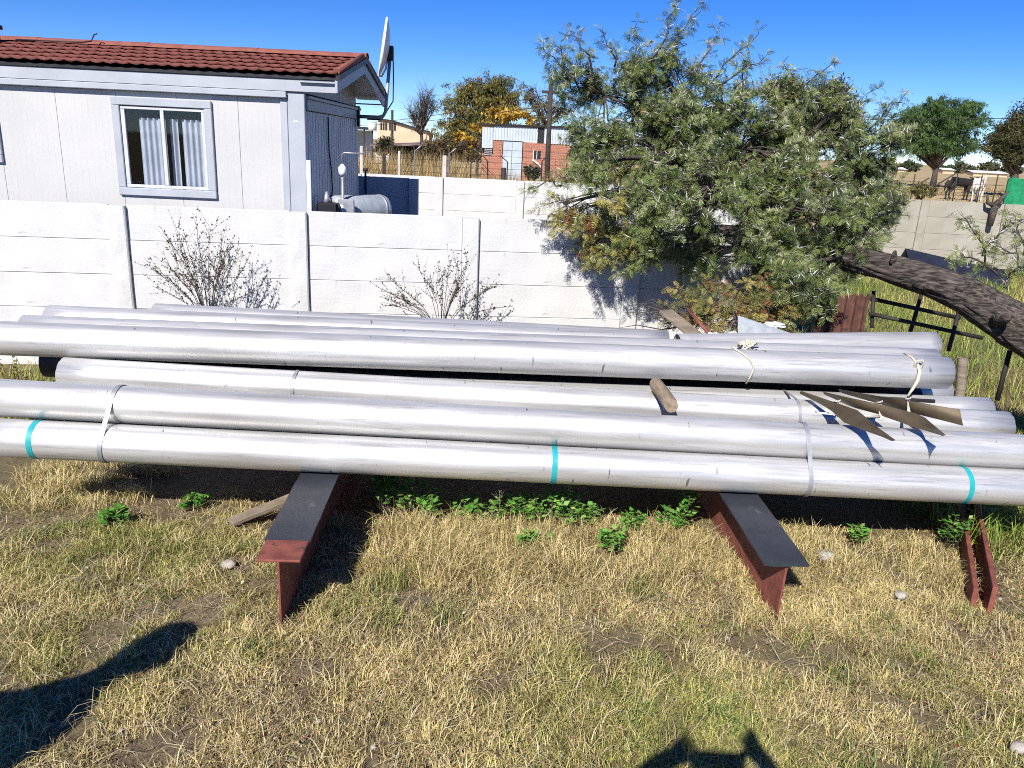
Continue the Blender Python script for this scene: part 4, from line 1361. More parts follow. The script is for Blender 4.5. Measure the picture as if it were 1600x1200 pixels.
# crown volumes: (px x, px y, depth Y, half width px, half height px, half depth m, shoots, palette)
GG = [((0.14, 0.185, 0.05), 5), ((0.19, 0.235, 0.075), 3.5), ((0.075, 0.11, 0.032), 3.5), ((0.28, 0.31, 0.15), 1.5), ((0.27, 0.22, 0.07), 0.5)]
YG = [((0.34, 0.30, 0.08), 3), ((0.22, 0.23, 0.07), 3), ((0.42, 0.35, 0.10), 1.5), ((0.22, 0.09, 0.04), 0.8)]
LG = [((0.17, 0.21, 0.06), 3), ((0.24, 0.27, 0.10), 2), ((0.09, 0.125, 0.04), 2.5)]
BL = [
    (945, 150, 6.7, 70, 55, 0.40, 60, GG), (1060, 150, 6.8, 80, 60, 0.45, 70, GG), (1130, 165, 6.9, 55, 55, 0.4, 44, GG), (935, 225, 6.6, 55, 40, 0.4, 50, GG), (1030, 240, 6.5, 100, 55, 0.5, 95, GG), (1150, 240, 6.5, 90, 60, 0.5, 85, GG),
    (1225, 190, 6.8, 50, 50, 0.4, 44, LG), (1275, 200, 6.7, 60, 55, 0.45, 50, LG), (1255, 275, 6.5, 80, 60, 0.45, 75, GG), (1345, 230, 6.6, 50, 50, 0.4, 42, LG), (1345, 300, 6.6, 55, 50, 0.4, 48, LG), (1175, 320, 6.4, 85, 55, 0.4, 75, GG),
    (1075, 310, 6.4, 75, 45, 0.4, 62, GG), (1000, 300, 6.5, 45, 38, 0.35, 36, GG), (1290, 345, 6.5, 75, 40, 0.35, 55, GG), (1360, 355, 6.7, 35, 28, 0.3, 22, LG),
    (925, 322, 6.85, 60, 24, 0.18, 40, YG), (948, 372, 6.95, 36, 28, 0.12, 26, YG), (1010, 352, 6.9, 30, 38, 0.15, 24, LG), (1075, 375, 6.75, 35, 35, 0.2, 24, GG), (1150, 385, 6.7, 60, 30, 0.25, 36, GG), (1225, 385, 6.8, 50, 32, 0.3, 36, GG), (1205, 430, 6.9, 32, 45, 0.25, 30, GG),
    (1245, 402, 6.8, 48, 24, 0.2, 26, GG), (1310, 378, 6.6, 48, 26, 0.2, 26, GG),
    (880, 318, 6.9, 30, 14, 0.1, 9, YG), (905, 262, 6.8, 30, 14, 0.15, 8, GG),
    (1255, 460, 6.2, 35, 40, 0.25, 30, LG), (1275, 420, 6.5, 22, 25, 0.2, 10, LG),
]
SP = [  # long sprays that break the outline: from, to (px, depth)
    ((905, 140), (846, 72), 6.7, 10), ((925, 110), (893, 52), 6.7, 9), ((885, 120), (870, 68), 6.7, 7), ((985, 120), (992, 46), 6.8, 11), ((1020, 110), (1054, 4), 6.8, 13), ((1035, 112), (1092, 14), 6.8, 13), ((1085, 120), (1122, 46), 6.9, 10), ((1110, 130), (1182, 58), 6.9, 11),
    ((1125, 140), (1190, 96), 6.9, 9), ((1215, 150), (1232, 104), 6.8, 6), ((1245, 150), (1306, 100), 6.8, 8), ((1350, 215), (1412, 150), 6.6, 9), ((1335, 200), (1362, 142), 6.6, 8), ((880, 290), (828, 296), 6.9, 8), ((1375, 235), (1425, 205), 6.6, 7), ((1380, 320), (1408, 290), 6.6, 6),
    ((905, 265), (880, 285), 6.8, 6), ((960, 105), (945, 60), 6.7, 8), ((1060, 100), (1052, 50), 6.8, 8), ((1160, 150), (1163, 92), 6.9, 7),
    ((1560, 430), (1500, 335), 6.25, 9), ((1535, 400), (1598, 342), 6.25, 6), ((1560, 430), (1492, 400), 6.2, 9), ((1590, 420), (1560, 385), 6.2, 8), ((1600, 400), (1585, 350), 6.2, 8), ((1570, 450), (1600, 420), 6.0, 9),
]
rng_state = random.getstate()
random.seed(41)
FP, FD, FN, FL, FC = [], [], [], [], []     # frond base, direction, normal, length, colour
TH_, TD = [], []                            # thorns
tw = MB()


def shoot(p0, d, L, pal, nfr, droop=0.25, rbase=0.005):
    pts = [p0]
    dd = d.normalized()
    nseg = 5
    for k in range(nseg):
        dd = (dd + Vector((random.gauss(0, .16), random.gauss(0, .16), random.gauss(-0.05 * droop * 4, .10)))).normalized()
        pts.append(pts[-1] + dd * (L / nseg))
    tw.tube(pts, [rbase * (1 - 0.8 * k / nseg) for k in range(nseg + 1)], 4)
    cl = [c for c, _ in pal]; pr = [q for _, q in pal]
    base = Vector(random.choices(cl, pr)[0])
    for k in range(nfr):
        u = 0.12 + 0.88 * (k + random.random() * 0.6) / nfr
        f = min(u, 0.999) * nseg; i = int(f)
        q = pts[i].lerp(pts[i + 1], f - i)
        ax = (pts[i + 1] - pts[i]).normalized()
        for s in range(2 if random.random() < 0.65 else 1):
            sd = ax.orthogonal().normalized(); sd.rotate(Matrix.Rotation(random.uniform(0, 2 * PI), 3, ax))
            fd = (ax * random.uniform(0.15, 0.9) + sd + Vector((0, 0, -droop))).normalized()
            FP.append(q); FD.append(fd); FN.append((Vector((random.gauss(0, .5), random.gauss(-.3, .5), 1))).normalized()); FL.append(random.uniform(0.045, 0.085)); FC.append(base * random.uniform(0.75, 1.3))
        if random.random() < 0.42:
            sd = ax.orthogonal().normalized(); sd.rotate(Matrix.Rotation(random.uniform(0, 2 * PI), 3, ax))
            e = sd.cross(ax)
            TH_.append(q); TD.append((sd + ax * 0.3 + e * 0.5).normalized() * random.uniform(0.04, 0.085))
            TH_.append(q); TD.append((sd + ax * 0.3 - e * 0.5).normalized() * random.uniform(0.04, 0.085))


for (px, py, Y, rx, ry, rd, ns_, pal) in BL:
    if py <= 300 and py != 262: Y += 1.15
    elif px >= 1100 and py <= 330: Y += 0.9
    elif px >= 1060 and py < 440: Y += 0.25
    if py in (375, 385): ns_ = ns_ // 2
    c = gy(px, py, Y)
    sc = (c - EYE).dot(FW) / FPX
    a, bb = rx * sc, ry * sc
    # a limb into the clump
    src = min(nodes, key=lambda q: (q - c).length + (0.6 if q.z > c.z + 0.3 else 0))
    pts = limb(src, c, 0.030 if pal is not LG else 0.024, 0.010, sag=0.05 if c.z > src.z else -0.05)
    anchors = [pts[1], pts[2], pts[3]]
    subs = []
    for k in range(max(4, ns_ // 5)):
        while True:
            v = Vector((random.uniform(-1, 1), random.uniform(-1, 1), random.uniform(-1, 1)))
            if 0.35 < v.length < 1: break
        subs.append(v)
    for k in range(int(ns_ * (1.35 if pal is YG else 2.5))):
        while True:
            v = Vector((random.uniform(-1, 1), random.uniform(-1, 1), random.uniform(-1, 1)))
            if v.length < 1: break
        v = random.choice(subs) * 0.94 + v * 0.26
        p0 = c + Vector((v.x * a, v.y * rd, v.z * bb))
        outw = Vector((v.x, v.y, v.z * 0.8 + 0.25)) + Vector((random.gauss(0, .45), random.gauss(0, .45), random.gauss(0, .4)))
        if pal is YG or (py > 340): outw.z -= 0.7
        shoot(p0, outw, random.uniform(0.14, 0.30), pal, random.randint(8, 12))
        if k % 4 == 0:
            an = random.choice(anchors)
            tw.tube([an, an.lerp(p0, 0.5) + Vector((0, 0, 0.03)), p0], [0.009, 0.006, 0.0045], 4)
for (a, b, Y, nf) in SP:
    if a[0] < 1450 and a[1] < 250: Y += 1.0
    p0, p1 = gy(*a, Y), gy(*b, Y)
    L = (p1 - p0).length
    pts = [p0]
    for k in range(1, 7):
        pts.append(p0.lerp(p1, k / 6) + Vector((random.gauss(0, .02), random.gauss(0, .02), random.gauss(0, .015) + 0.04 * math.sin(PI * k / 6))))
    tw.tube(pts, [0.010 * (1 - 0.12 * k) for k in range(7)], 5)
    for k in range(1, 7):
        for r in range(2):
            d = (pts[k] - pts[k - 1]).normalized() + Vector((random.gauss(0, .5), random.gauss(0, .5), random.gauss(0, .4)))
            shoot(pts[k] if r else pts[k - 1].lerp(pts[k], 0.5), d, random.uniform(0.06, 0.15), GG if b[0] < 1450 else LG, max(2, nf // 3), 0.15, 0.003)
mb = MB()
for pts, r0, r1 in limbs:
    k = len(pts)
    mb.tube([W_(q) for q in pts], [r0 + (r1 - r0) * i / (k - 1) for i in range(k)], 7)
mb.build("limb", 'bark', ac)
tw.v = [tuple(Vector(q) - A0) for q in tw.v]
tw.build("twig", 'twig', ac)


def fronds(name, FP, FD, FN, FL, FC, parent, origin, npair=6):
    P = np.array([tuple(q - origin) for q in FP]); D = unit(np.array([tuple(q) for q in FD])); Nn = np.array([tuple(q) for q in FN])
    L = np.array(FL); C = np.array([tuple(q) for q in FC])
    Sd = unit(np.cross(D, Nn)); Up = np.cross(Sd, D)
    PP, DD, NNn, LL, CC = [], [], [], [], []
    for j in range(npair):
        u = 0.18 + 0.82 * j / (npair - 1)
        base = P + D * (L * u)[:, None] - Up * (L * 0.25 * u * u)[:, None]
        pl_ = L * (0.42 * math.sin(PI * (0.22 + 0.62 * u)))
        for s in (-1, 1):
            PP.append(base); DD.append(unit(D * 0.55 + Sd * s - Up * 0.25 + RNG.normal(0, 0.10, P.shape))); NNn.append(Up); LL.append(pl_); CC.append(C)
    PP.append(P); DD.append(unit(D - Up * 0.12)); NNn.append(Up); LL.append(L * 1.05); CC.append(C * 0.9)
    W = np.concatenate([np.full(len(P), 0.0062)] * (2 * npair) + [np.full(len(P), 0.004)])
    return leaves(name, np.concatenate(PP), np.concatenate(DD), np.concatenate(NNn), np.concatenate(LL), W, np.clip(np.concatenate(CC) * RNG.normal(1, 0.12, (len(W), 1)), 0.005, 0.9), parent=parent)


fronds("crown", FP, FD, FN, FL, FC, ac, A0)
n = len(TH_)
T0 = np.array([tuple(q - A0) for q in TH_]); T1 = np.array([tuple(q) for q in TD])
tho = leaves("thorns", T0, T1, RNG.normal(0, 1, (n, 3)), np.linalg.norm(T1, axis=1), np.full(n, 0.0056), np.clip(np.full((n, 3), 0.62) * np.array([1.0, 0.98, 0.92]) * RNG.normal(1, 0.1, (n, 1)), 0, 0.8), parent=ac)
tag(tho, kind="stuff")

# fallen dead branches under the tree
FP, FD, FN, FL, FC, TH_, TD = [], [], [], [], [], [], []
tw = MB()
db = empty("fallen_branch", gy(1130, 510, 5.9)); tag(db, "fallen branch with yellow brown dead leaves on the scrap behind the pipes", "branch")
D0 = db.location.copy()
DG = [((0.30, 0.24, 0.075), 3), ((0.20, 0.18, 0.055), 3), ((0.24, 0.11, 0.05), 1.5), ((0.14, 0.16, 0.045), 2.5)]
for (px, py, Y, rx, ry, ns_) in ((1120, 480, 6.1, 45, 24, 34), (1170, 465, 6.3, 45, 28, 38), (1075, 490, 5.9, 30, 18, 18), (1195, 490, 6.1, 30, 22, 20), (1150, 500, 5.9, 50, 14, 22)):
    c = gy(px, py, Y); sc = (c - EYE).dot(FW) / FPX
    for k in range(ns_):
        v = Vector((random.uniform(-1, 1), random.uniform(-1, 1), random.uniform(-1, 1)))
        p0 = c + Vector((v.x * rx * sc, v.y * 0.2, v.z * ry * sc))
        shoot(p0, Vector((v.x + random.gauss(-.3, .4), random.gauss(0, .4), random.gauss(0.1, .4))), random.uniform(0.12, 0.24), DG, random.randint(6, 9), 0.3)
for k in range(16):
    a = gy(random.uniform(1050, 1110), random.uniform(485, 510), 5.9); e = gy(random.uniform(960, 1050), random.uniform(465, 515), 5.9)
    tw.tube([a, a.lerp(e, 0.4) + Vector((0, 0, random.uniform(-.03, .06))), a.lerp(e, 0.75) + Vector((0, 0, random.uniform(-.03, .05))), e], [0.008, 0.006, 0.004, 0.0015], 4)
tw.v = [tuple(Vector(q) - D0) for q in tw.v]
tw.build("twig", 'twig', db)
fronds("dead_leaves", FP, FD, FN, FL, FC, db, D0)
random.setstate(rng_state)

# ------------------------------------------------------------------ scrap behind the pipes
a, b = gy(1040, 486, 5.75), gy(1100, 535, 5.35)
dr = (b - a)
rot = dr.to_track_quat('X', 'Z').to_matrix().to_4x4()
tag(MB().box((0, -0.06, -0.012), (dr.length, 0.06, 0.012), 0.003, Matrix.Translation(a) @ rot).build("scrap_board", 'wood'), "grey brown board leaning out of the twigs behind the pipes", "board")
a, b = gy(1075, 484, 5.7), gy(1108, 522, 5.4)
tag(MB().tube([a, b], 0.012, 6).build("scrap_rod", 'rust'), "thin rusty brown rod lying on the leaning board", "rod")
g0, g1, g2, g3 = gy(1153, 493, 5.35), gy(1240, 522, 5.35), gy(1240, 530, 5.32), gy(1153, 530, 5.32)
mb = MB()
for off in (0, 0.004):
    mb.face([q + Vector((0, off, 0)) for q in (g0, g1, g2, g3)])
mb.face([g0, g1, g1 + Vector((0, .004, 0)), g0 + Vector((0, .004, 0))])
mb.face([g0, g3, g3 + Vector((0, .004, 0)), g0 + Vector((0, .004, 0))])
tag(mb.build("galvanised_sheet", 'galv'), "torn pointed galvanised sheet sticking up behind the rearmost pipes", "metal sheet")
# crumpled white bag pieces
def crumple(px, py, Y, s, label, mat='plastic_bag', name="plastic_bag", flat=0.55):
    c = gy(px, py, Y)
    mb = MB()
    mb.grid(lambda u, v: tuple(Vector((math.sin(PI * u) * math.cos(2 * PI * v) * 1.4, math.sin(PI * u) * math.sin(2 * PI * v), math.cos(PI * u) * flat)) * s * (1 + 0.5 * noise.noise(Vector((math.sin(PI * u) * math.cos(2 * PI * v) * 3, math.sin(PI * u) * math.sin(2 * PI * v) * 3, math.cos(PI * u) * 3 + px))))), 14, 18, False)
    tag(mb.build(name, mat, loc=c), label, "plastic bag" if name == "plastic_bag" else name.replace('_', ' '))


crumple(1116, 525, 4.72, 0.035, "crumpled white plastic bag beside the rope knot")
crumple(1210, 508, 5.5, 0.05, "torn pale plastic caught under the dry branch", flat=0.4)
# rusty corrugated sheet standing under the trunk
rs = empty("corrugated_sheet", gy(1320, 520, 6.1)); tag(rs, "rusty corrugated sheet standing below the leaning trunk", "metal sheet")
R0 = rs.location.copy()
c0, c1 = gy(1283, 458, 6.15), gy(1360, 462, 6.15)
mb = MB()
wd = (c1 - c0).length
for off in (0.0, 0.004):
    mb.grid(lambda u, v: Vector((c0.x + (c1.x - c0.x) * u, c0.y + off + 0.014 * math.cos(u * wd / 0.075 * 2 * PI), c0.z - 0.55 * v + 0.012 * math.sin(u * 40) * (1 - v))) - R0, 60, 3)
M['shade_rust'] = mk("shade_darkened_rust", (0.075, 0.034, 0.026), (0.15, 0.062, 0.044), 16, 0.9, bump=0.4, bscale=80, spots=[((0.045, 0.03, 0.026), 14, 0.55, (1, 1, 2))])  # brown rust made darker, the shade under the trunk is in the colour
mb.build("sheet", 'shade_rust', rs)
# black gate / frame fallen under the trunk
gt = empty("steel_gate", gy(1430, 520, 6.3)); tag(gt, "black tubular gate lying tilted in the grass under the trunk", "gate")
G0 = gt.location.copy()
Gp = lambda x, y, Y: gy(x, y, Y) - G0
for (p, q) in (((1358, 466, 6.6), (1500, 497, 6.5)), ((1358, 490, 6.5), (1535, 528, 6.4)), ((1497, 487, 6.5), (1545, 512, 6.4))):
    MB().tube([Gp(*p), Gp(*q)], 0.017, 8).build("rail", 'steelpole', gt)
for (p, q) in (((1441, 455, 6.6), (1422, 520, 6.45)), ((1365, 455, 6.6), (1362, 512, 6.5)), ((1500, 480, 6.5), (1482, 548, 6.3))):
    MB().tube([Gp(*p), Gp(*q)], 0.017, 8).build("bar", 'steelpole', gt)
a, b = gy(1578, 548, 5.7), gy(1558, 625, 5.7)
tag(MB().tube([a, b], 0.018, 8).build("leaning_pole", 'steelpole'), "slanting black steel pole in the grass at the right edge", "pole")
a, b = gy(1505, 560, 5.4), gy(1497, 650, 5.4)
mb = MB()
mb.grid(lambda u, v: tuple(a.lerp(b, u) + Vector((math.cos(2 * PI * v), math.sin(2 * PI * v), 0)) * 0.034 * (1 + 0.15 * noise.noise(Vector((math.cos(2 * PI * v), math.sin(2 * PI * v), u * 3)))) + Vector((0, 0, 0.008 * math.cos(2 * PI * v + 1) * (1 - u)))), 8, 12)
mb.face([a + Vector((math.cos(2 * PI * k / 12), math.sin(2 * PI * k / 12), 0)) * 0.033 for k in range(12)])
tag(mb.build("fence_stump", 'wood'), "weathered wooden post stub beside the pipe ends", "post")
# dark sheet along the foot of the beige wall
mb = MB()
q0, q1 = gy(1415, 388, 14.6), gy(1570, 424, 13.0)
mb.grid(lambda u, v: (q0.x + (q1.x - q0.x) * u, q0.y + (q1.y - q0.y) * u - 0.35 * v, q0.z + (q1.z - q0.z) * u - 0.30 * v + 0.03 * noise.noise(Vector((u * 6, v * 3, 1)))), 24, 4)
mb.grid(lambda u, v: (q0.x + (q1.x - q0.x) * u, q0.y + (q1.y - q0.y) * u + 0.5 * v, q0.z + (q1.z - q0.z) * u - 0.6 * v), 24, 2)
tag(mb.build("plastic_sheet", 'tarp'), "dark blue sheet draped along the foot of the beige wall", "sheet")
# dead stub on the beige wall post
sb = gy(1549, 322, 15.0)
mb = MB().tube([sb + Vector((0.02, -0.06, -0.35)), sb + Vector((0.03, -0.07, 0.02))], [0.05, 0.07], 7).tube([sb + Vector((0, -0.07, 0)), sb + Vector((0.12, -0.08, 0.15)), sb + Vector((0.2, -0.08, 0.28))], [0.06, 0.04, 0.015], 6).tube([sb + Vector((0, -0.07, 0.02)), sb + Vector((-0.12, -0.07, 0.06)), sb + Vector((-0.16, -0.07, 0.2))], [0.05, 0.035, 0.015], 6)
tag(mb.build("dead_branch", 'bark'), "dark forked dead branch on top of a beige wall post", "branch")

# ------------------------------------------------------------------ behind the walls
def clump_tree(name, label, base, crown, trunk_r, pal, nleaf, ls, lw, group=None, trunk_h=None, up=0.0, mat='bark', bare=0, clump=0.16, cat="tree", fork=4, per=60):
    """crown: list of (dx, dy, z, rx, ry, rz); leaves gathered into clumps"""
    root = empty(name, base)
    tag(root, label, cat, group)
    mb = MB()
    cz = min(c[2] - c[5] * 0.4 for c in crown)
    th = trunk_h or cz
    mb.tube([(0, 0, -0.2), (0.03, 0, th * 0.5), (0, 0, th)], [trunk_r * 1.3, trunk_r, trunk_r * 0.85], 9)
    for c in crown:
        for k in range(fork):
            e = Vector((c[0] + random.gauss(0, .35) * c[3], c[1] + random.gauss(0, .35) * c[4], c[2] + random.gauss(0.1, .35) * c[5]))
            m_ = Vector((0, 0, th * 0.9)).lerp(e, 0.5) + Vector((random.gauss(0, .1), random.gauss(0, .1), random.gauss(0, .1))) * c[3]
            mb.tube([(0, 0, th * 0.9), m_, e], [trunk_r * 0.55, trunk_r * 0.3, trunk_r * 0.08], 5)
            for j in range(bare):
                s = m_.lerp(e, random.random()); f = e + Vector((random.gauss(0, .5) * c[3], random.gauss(0, .5) * c[4], random.uniform(0.0, .9) * c[5]))
                mb.tube([s, s.lerp(f, .5) + Vector((0, 0, .05 * c[5])), f], [trunk_r * 0.12, trunk_r * 0.07, trunk_r * 0.03], 4)
    mb.build("trunk", mat, root)
    tot = sum(c[3] * c[4] * c[5] for c in crown)
    P, C = [], []
    for c in crown:
        nc = max(3, int(nleaf * c[3] * c[4] * c[5] / tot / per))
        for k in range(nc):
            v = RNG.normal(0, 1, 3); v /= np.linalg.norm(v); v *= RNG.uniform(0.2, 1.0) ** 0.6 * RNG.uniform(0.7, 1.2)
            q = np.array(c[:3]) + v * np.array(c[3:6])
            g_ = RNG.normal(0, 1, (per, 3)) * clump * np.array([1, 1, 0.7]) * (c[3] + c[5]) / 2
            P.append(q + g_); C.append(np.repeat(pick(1, pal, 0.12), per, 0) * RNG.normal(1, 0.15, (per, 1)))
    if P:
        P = np.concatenate(P); C = np.clip(np.concatenate(C), 0.005, 0.9)
        n = len(P)
        D = RNG.normal(0, 1, (n, 3)); D[:, 2] += up * 2.2
        L = RNG.uniform(0.6, 1.4, n) * ls
        leaves("crown", P, D, RNG.normal(0, 1, (n, 3)), L, L * lw, C, parent=root)
    return root


def at(px, py, Y):
    return gy(px, py, Y)


def cr(base, items, Y):
    out = []
    for (px, py, rx, ry) in items:
        q = gy(px, py, Y); sc = (q - EYE).dot(FW) / FPX
        out.append((q.x - base.x, random.uniform(-.3, .3) * rx * sc, q.z, rx * sc, rx * sc * 0.8, ry * sc))
    return out


# big autumn willow and neighbours
b = gy(760, 245, 48); b.z = 0
clump_tree("willow_tree", "broad olive and gold willow behind the brick outbuilding", b, cr(b, [(735, 165, 45, 42), (780, 155, 42, 38), (715, 210, 40, 35), (770, 205, 45, 35), (760, 140, 40, 20)], 48), 0.28,
           [((0.13, 0.125, 0.035), 4), ((0.18, 0.16, 0.045), 3), ((0.09, 0.095, 0.03), 3), ((0.26, 0.18, 0.04), 1.4)], 40000, 0.17, 0.26, "trees beyond the yard walls", up=-0.6, clump=0.10)
b = gy(745, 250, 44); b.z = 0
clump_tree("flowering_shrub", "shrub with bright golden sprays left of the corrugated outbuilding", b, cr(b, [(790, 178, 38, 8), (728, 222, 22, 9), (752, 198, 22, 6), (715, 215, 14, 10), (835, 190, 12, 5)], 43), 0.08,
           [((0.42, 0.26, 0.03), 4), ((0.50, 0.33, 0.05), 2), ((0.30, 0.17, 0.03), 1.5)], 2600, 0.20, 0.5, "trees beyond the yard walls", up=0.2, per=40)
b = gy(658, 245, 52); b.z = 0
clump_tree("bare_tree", "leafless grey tree beside the beige building", b, cr(b, [(660, 175, 22, 34), (648, 190, 18, 26), (672, 165, 18, 25)], 52), 0.12, [((0.15, 0.12, 0.10), 1)], 500, 0.15, 0.3, "trees beyond the yard walls", mat='twig', bare=14, fork=9)
b = gy(850, 245, 50); b.z = 0
clump_tree("bare_tree", "thin half bare tree behind the utility pole", b, cr(b, [(850, 175, 30, 30), (880, 170, 22, 26), (835, 150, 20, 20)], 50), 0.12, [((0.17, 0.14, 0.05), 3), ((0.12, 0.11, 0.06), 1)], 2600, 0.18, 0.3, "trees beyond the yard walls", mat='twig', bare=9, fork=7)
b = gy(600, 240, 40); b.z = 0
clump_tree("dark_bush", "dark rounded bush before the beige building", b, cr(b, [(603, 228, 14, 14), (595, 234, 10, 8)], 40), 0.06, [((0.045, 0.045, 0.022), 3), ((0.08, 0.07, 0.03), 1)], 2500, 0.14, 0.4, "trees beyond the yard walls", cat="bush")
b = gy(700, 250, 40); b.z = 0
clump_tree("dark_bush", "tangled brown thicket under the willow", b, cr(b, [(690, 232, 32, 20), (728, 240, 28, 16), (655, 240, 18, 10)], 40), 0.08, [((0.07, 0.055, 0.03), 3), ((0.13, 0.10, 0.04), 2), ((0.20, 0.12, 0.04), 0.6)], 5200, 0.15, 0.35, "trees beyond the yard walls", cat="bush", bare=3)
b = gy(835, 275, 22); b.z = 0
clump_tree("dark_bush", "grey green bush below the brick outbuilding window", b, cr(b, [(832, 268, 13, 10)], 22), 0.04, [((0.09, 0.10, 0.06), 3), ((0.06, 0.07, 0.035), 2)], 1600, 0.09, 0.4, "trees beyond the yard walls", cat="bush")
b = gy(1270, 262, 45); b.z = 0
clump_tree("leafy_tree", "dark green tree rising behind the thorn tree crown", b, cr(b, [(1300, 150, 32, 24), (1285, 190, 40, 30), (1225, 145, 36, 24), (1320, 200, 22, 30), (1250, 190, 40, 40)], 45), 0.22,
           [((0.055, 0.075, 0.025), 4), ((0.085, 0.10, 0.035), 3), ((0.16, 0.13, 0.03), 0.6)], 26000, 0.18, 0.36, "trees beyond the yard walls")
b = gy(1457, 290, 72); b.z = 0
clump_tree("pepper_tree", "round bright green tree standing in the dry field", b, cr(b, [(1440, 190, 42, 28), (1480, 185, 42, 32), (1515, 185, 32, 30), (1420, 205, 32, 28), (1450, 225, 42, 20), (1500, 225, 38, 22), (1465, 160, 24, 14), (1515, 160, 22, 10), (1410, 228, 22, 16)], 72), 0.24,
           [((0.055, 0.105, 0.028), 4), ((0.08, 0.14, 0.038), 3), ((0.04, 0.075, 0.022), 3)], 46000, 0.26, 0.22, "trees beyond the yard walls", up=-0.8, trunk_h=1.6, clump=0.10)
b = gy(1583, 285, 58); b.z = 0
clump_tree("leafy_tree", "olive brown tree at the right edge by the green net", b, cr(b, [(1590, 215, 38, 30), (1560, 225, 26, 20), (1610, 190, 30, 26), (1580, 245, 30, 12)], 58), 0.30,
           [((0.075, 0.078, 0.03), 4), ((0.11, 0.10, 0.04), 2), ((0.05, 0.055, 0.025), 3)], 26000, 0.20, 0.32, "trees beyond the yard walls", trunk_h=1.5)
for k, (px, py, rx, ry, Y) in enumerate(((1385, 256, 16, 8, 150), (1420, 258, 16, 6, 190), (1400, 300, 30, 0, 0), (1505, 261, 18, 6, 210), (1545, 260, 16, 7, 200), (1478, 262, 16, 5, 220), (1580, 262, 16, 6, 190), (1350, 254, 18, 8, 180), (1320, 252, 18, 8, 200))):
    if Y == 0: continue
    b = gy(px, py + 6, Y); b.z = -0.2
    clump_tree("distant_tree", "low dark tree in the far line, " + ["left of the round tree trunk", "under the left half of the round tree", "", "just right of the round tree trunk", "above the white horse", "above the black horse", "beside the green net", "at the right edge of the thorn tree", "behind the thorn tree crown"][k], b, cr(b, [(px, py, rx, ry), (px + 9, py + 2, rx * 0.6, ry * 0.7)], Y), 0.2, [((0.06, 0.075, 0.035), 3), ((0.10, 0.10, 0.045), 1.5)], 900, 0.8, 0.5, "far tree line", fork=1, per=30)
for k, (px, py, rx, ry, Y) in enumerate(((575, 240, 14, 5, 120), (1030, 240, 60, 10, 160), (1120, 240, 60, 12, 160), (930, 232, 40, 10, 140))):
    b = gy(px, py + 6, Y); b.z = -0.2
    clump_tree("distant_tree", "low dark trees " + ["left of the beige building", "behind the left half of the thorn tree", "behind the middle of the thorn tree", "right of the utility pole"][k], b, cr(b, [(px, py, rx, ry)], Y), 0.2, [((0.06, 0.07, 0.035), 3), ((0.10, 0.09, 0.045), 1.5)], 1200, 0.7, 0.5, "far tree line", fork=1, per=30)
b = gy(1440, 303, 24); b.z = 0
clump_tree("dark_bush", "straw coloured bush just over the beige wall", b, cr(b, [(1438, 298, 16, 12), (1455, 300, 10, 8)], 24), 0.03, [((0.20, 0.17, 0.07), 3), ((0.13, 0.13, 0.05), 2)], 1500, 0.10, 0.3, "trees beyond the yard walls", cat="bush", per=40)

# tall dry grass behind the yard wall
XY = np.concatenate([scatter(26000, -9, 6, 16.5, 27), scatter(9000, 3, 30, 16.5, 34)])
n = len(XY)
q = vnoise(XY, 0.35, 3.3)
col = pick(n, [((0.44, 0.31, 0.14), 4), ((0.36, 0.25, 0.11), 3), ((0.50, 0.38, 0.20), 2), ((0.22, 0.17, 0.07), 1.5)], 0.2)
hh = np.where(XY[:, 0] < 6.0, RNG.uniform(0.8, 1.75, n) * (1 + 0.3 * q), RNG.uniform(0.2, 0.55, n))
hh = np.where((XY[:, 0] > -1.7) & (XY[:, 0] < 1.2), hh * 0.72, hh)
tag(blades("tall_dry_grass", np.column_stack([XY, np.zeros(n)]), hh, RNG.uniform(0.012, 0.03, n), RNG.uniform(0.1, 0.5, n), col), kind="stuff")
XY = scatter(16000, 9, 60, 30, 85)
n = len(XY)
tag(blades("field_grass", np.column_stack([XY, np.full(n, -0.1)]), RNG.uniform(0.06, 0.2, n), RNG.uniform(0.04, 0.09, n), RNG.uniform(0.2, 0.9, n), pick(n, [((0.42, 0.31, 0.15), 4), ((0.34, 0.25, 0.11), 3), ((0.26, 0.21, 0.08), 1)], 0.15)), kind="stuff")

# boundary fence behind the yard wall
fe = empty("wire_fence", (0, 16.2, 0)); tag(fe, "wire fence on pale and dark posts before the tall dry grass", "fence")
for (px, top, mat_, r) in ((565, 228, 'pale_post', 0.03), (600, 240, 'pole_wood', 0.03), (624, 236, 'pale_post', 0.022), (695, 243, 'pale_post', 0.04)):
    q = gy(px, top, 16.2)
    MB().box((q.x - r, -r, 0), (q.x + r, r, q.z), 0.01).build("fence_post", mat_, fe)
for (px, top, dx) in ((648, 236, 0.14), (702, 240, 0.14), (736, 255, 0.1), (762, 252, -0.1), (793, 253, -0.14), (847, 252, 0.1)):
    q = gy(px, top, 16.25)
    MB().tube([(q.x, 0.05, 0), (q.x, 0.05, q.z), (q.x + dx, 0.0, q.z + 0.11)], 0.012, 6).build("fence_post", 'steelpole' if px > 705 else 'grey_metal', fe)
q = gy(787, 262, 16.3)
MB().tube([(q.x, 0.1, 0), (q.x, 0.1, q.z)], 0.05, 8).build("fence_post", 'steelpole', fe)
mb = MB()
for z in (1.30, 1.42, 1.54, 1.66, 1.78):
    mb.tube([(-4.5, 0.06, z), (-2, 0.06, z - .01), (0, 0.06, z), (3, 0.06, z - .01), (6, 0.06, z)], 0.0035, 3)
for x in np.arange(-4.4, 3.0, 0.22):
    mb.tube([(x, 0.062, 1.0), (x, 0.062, 1.78)], 0.0028, 3)
tag(mb.build("wire_mesh", 'steelpole', fe), kind="stuff")
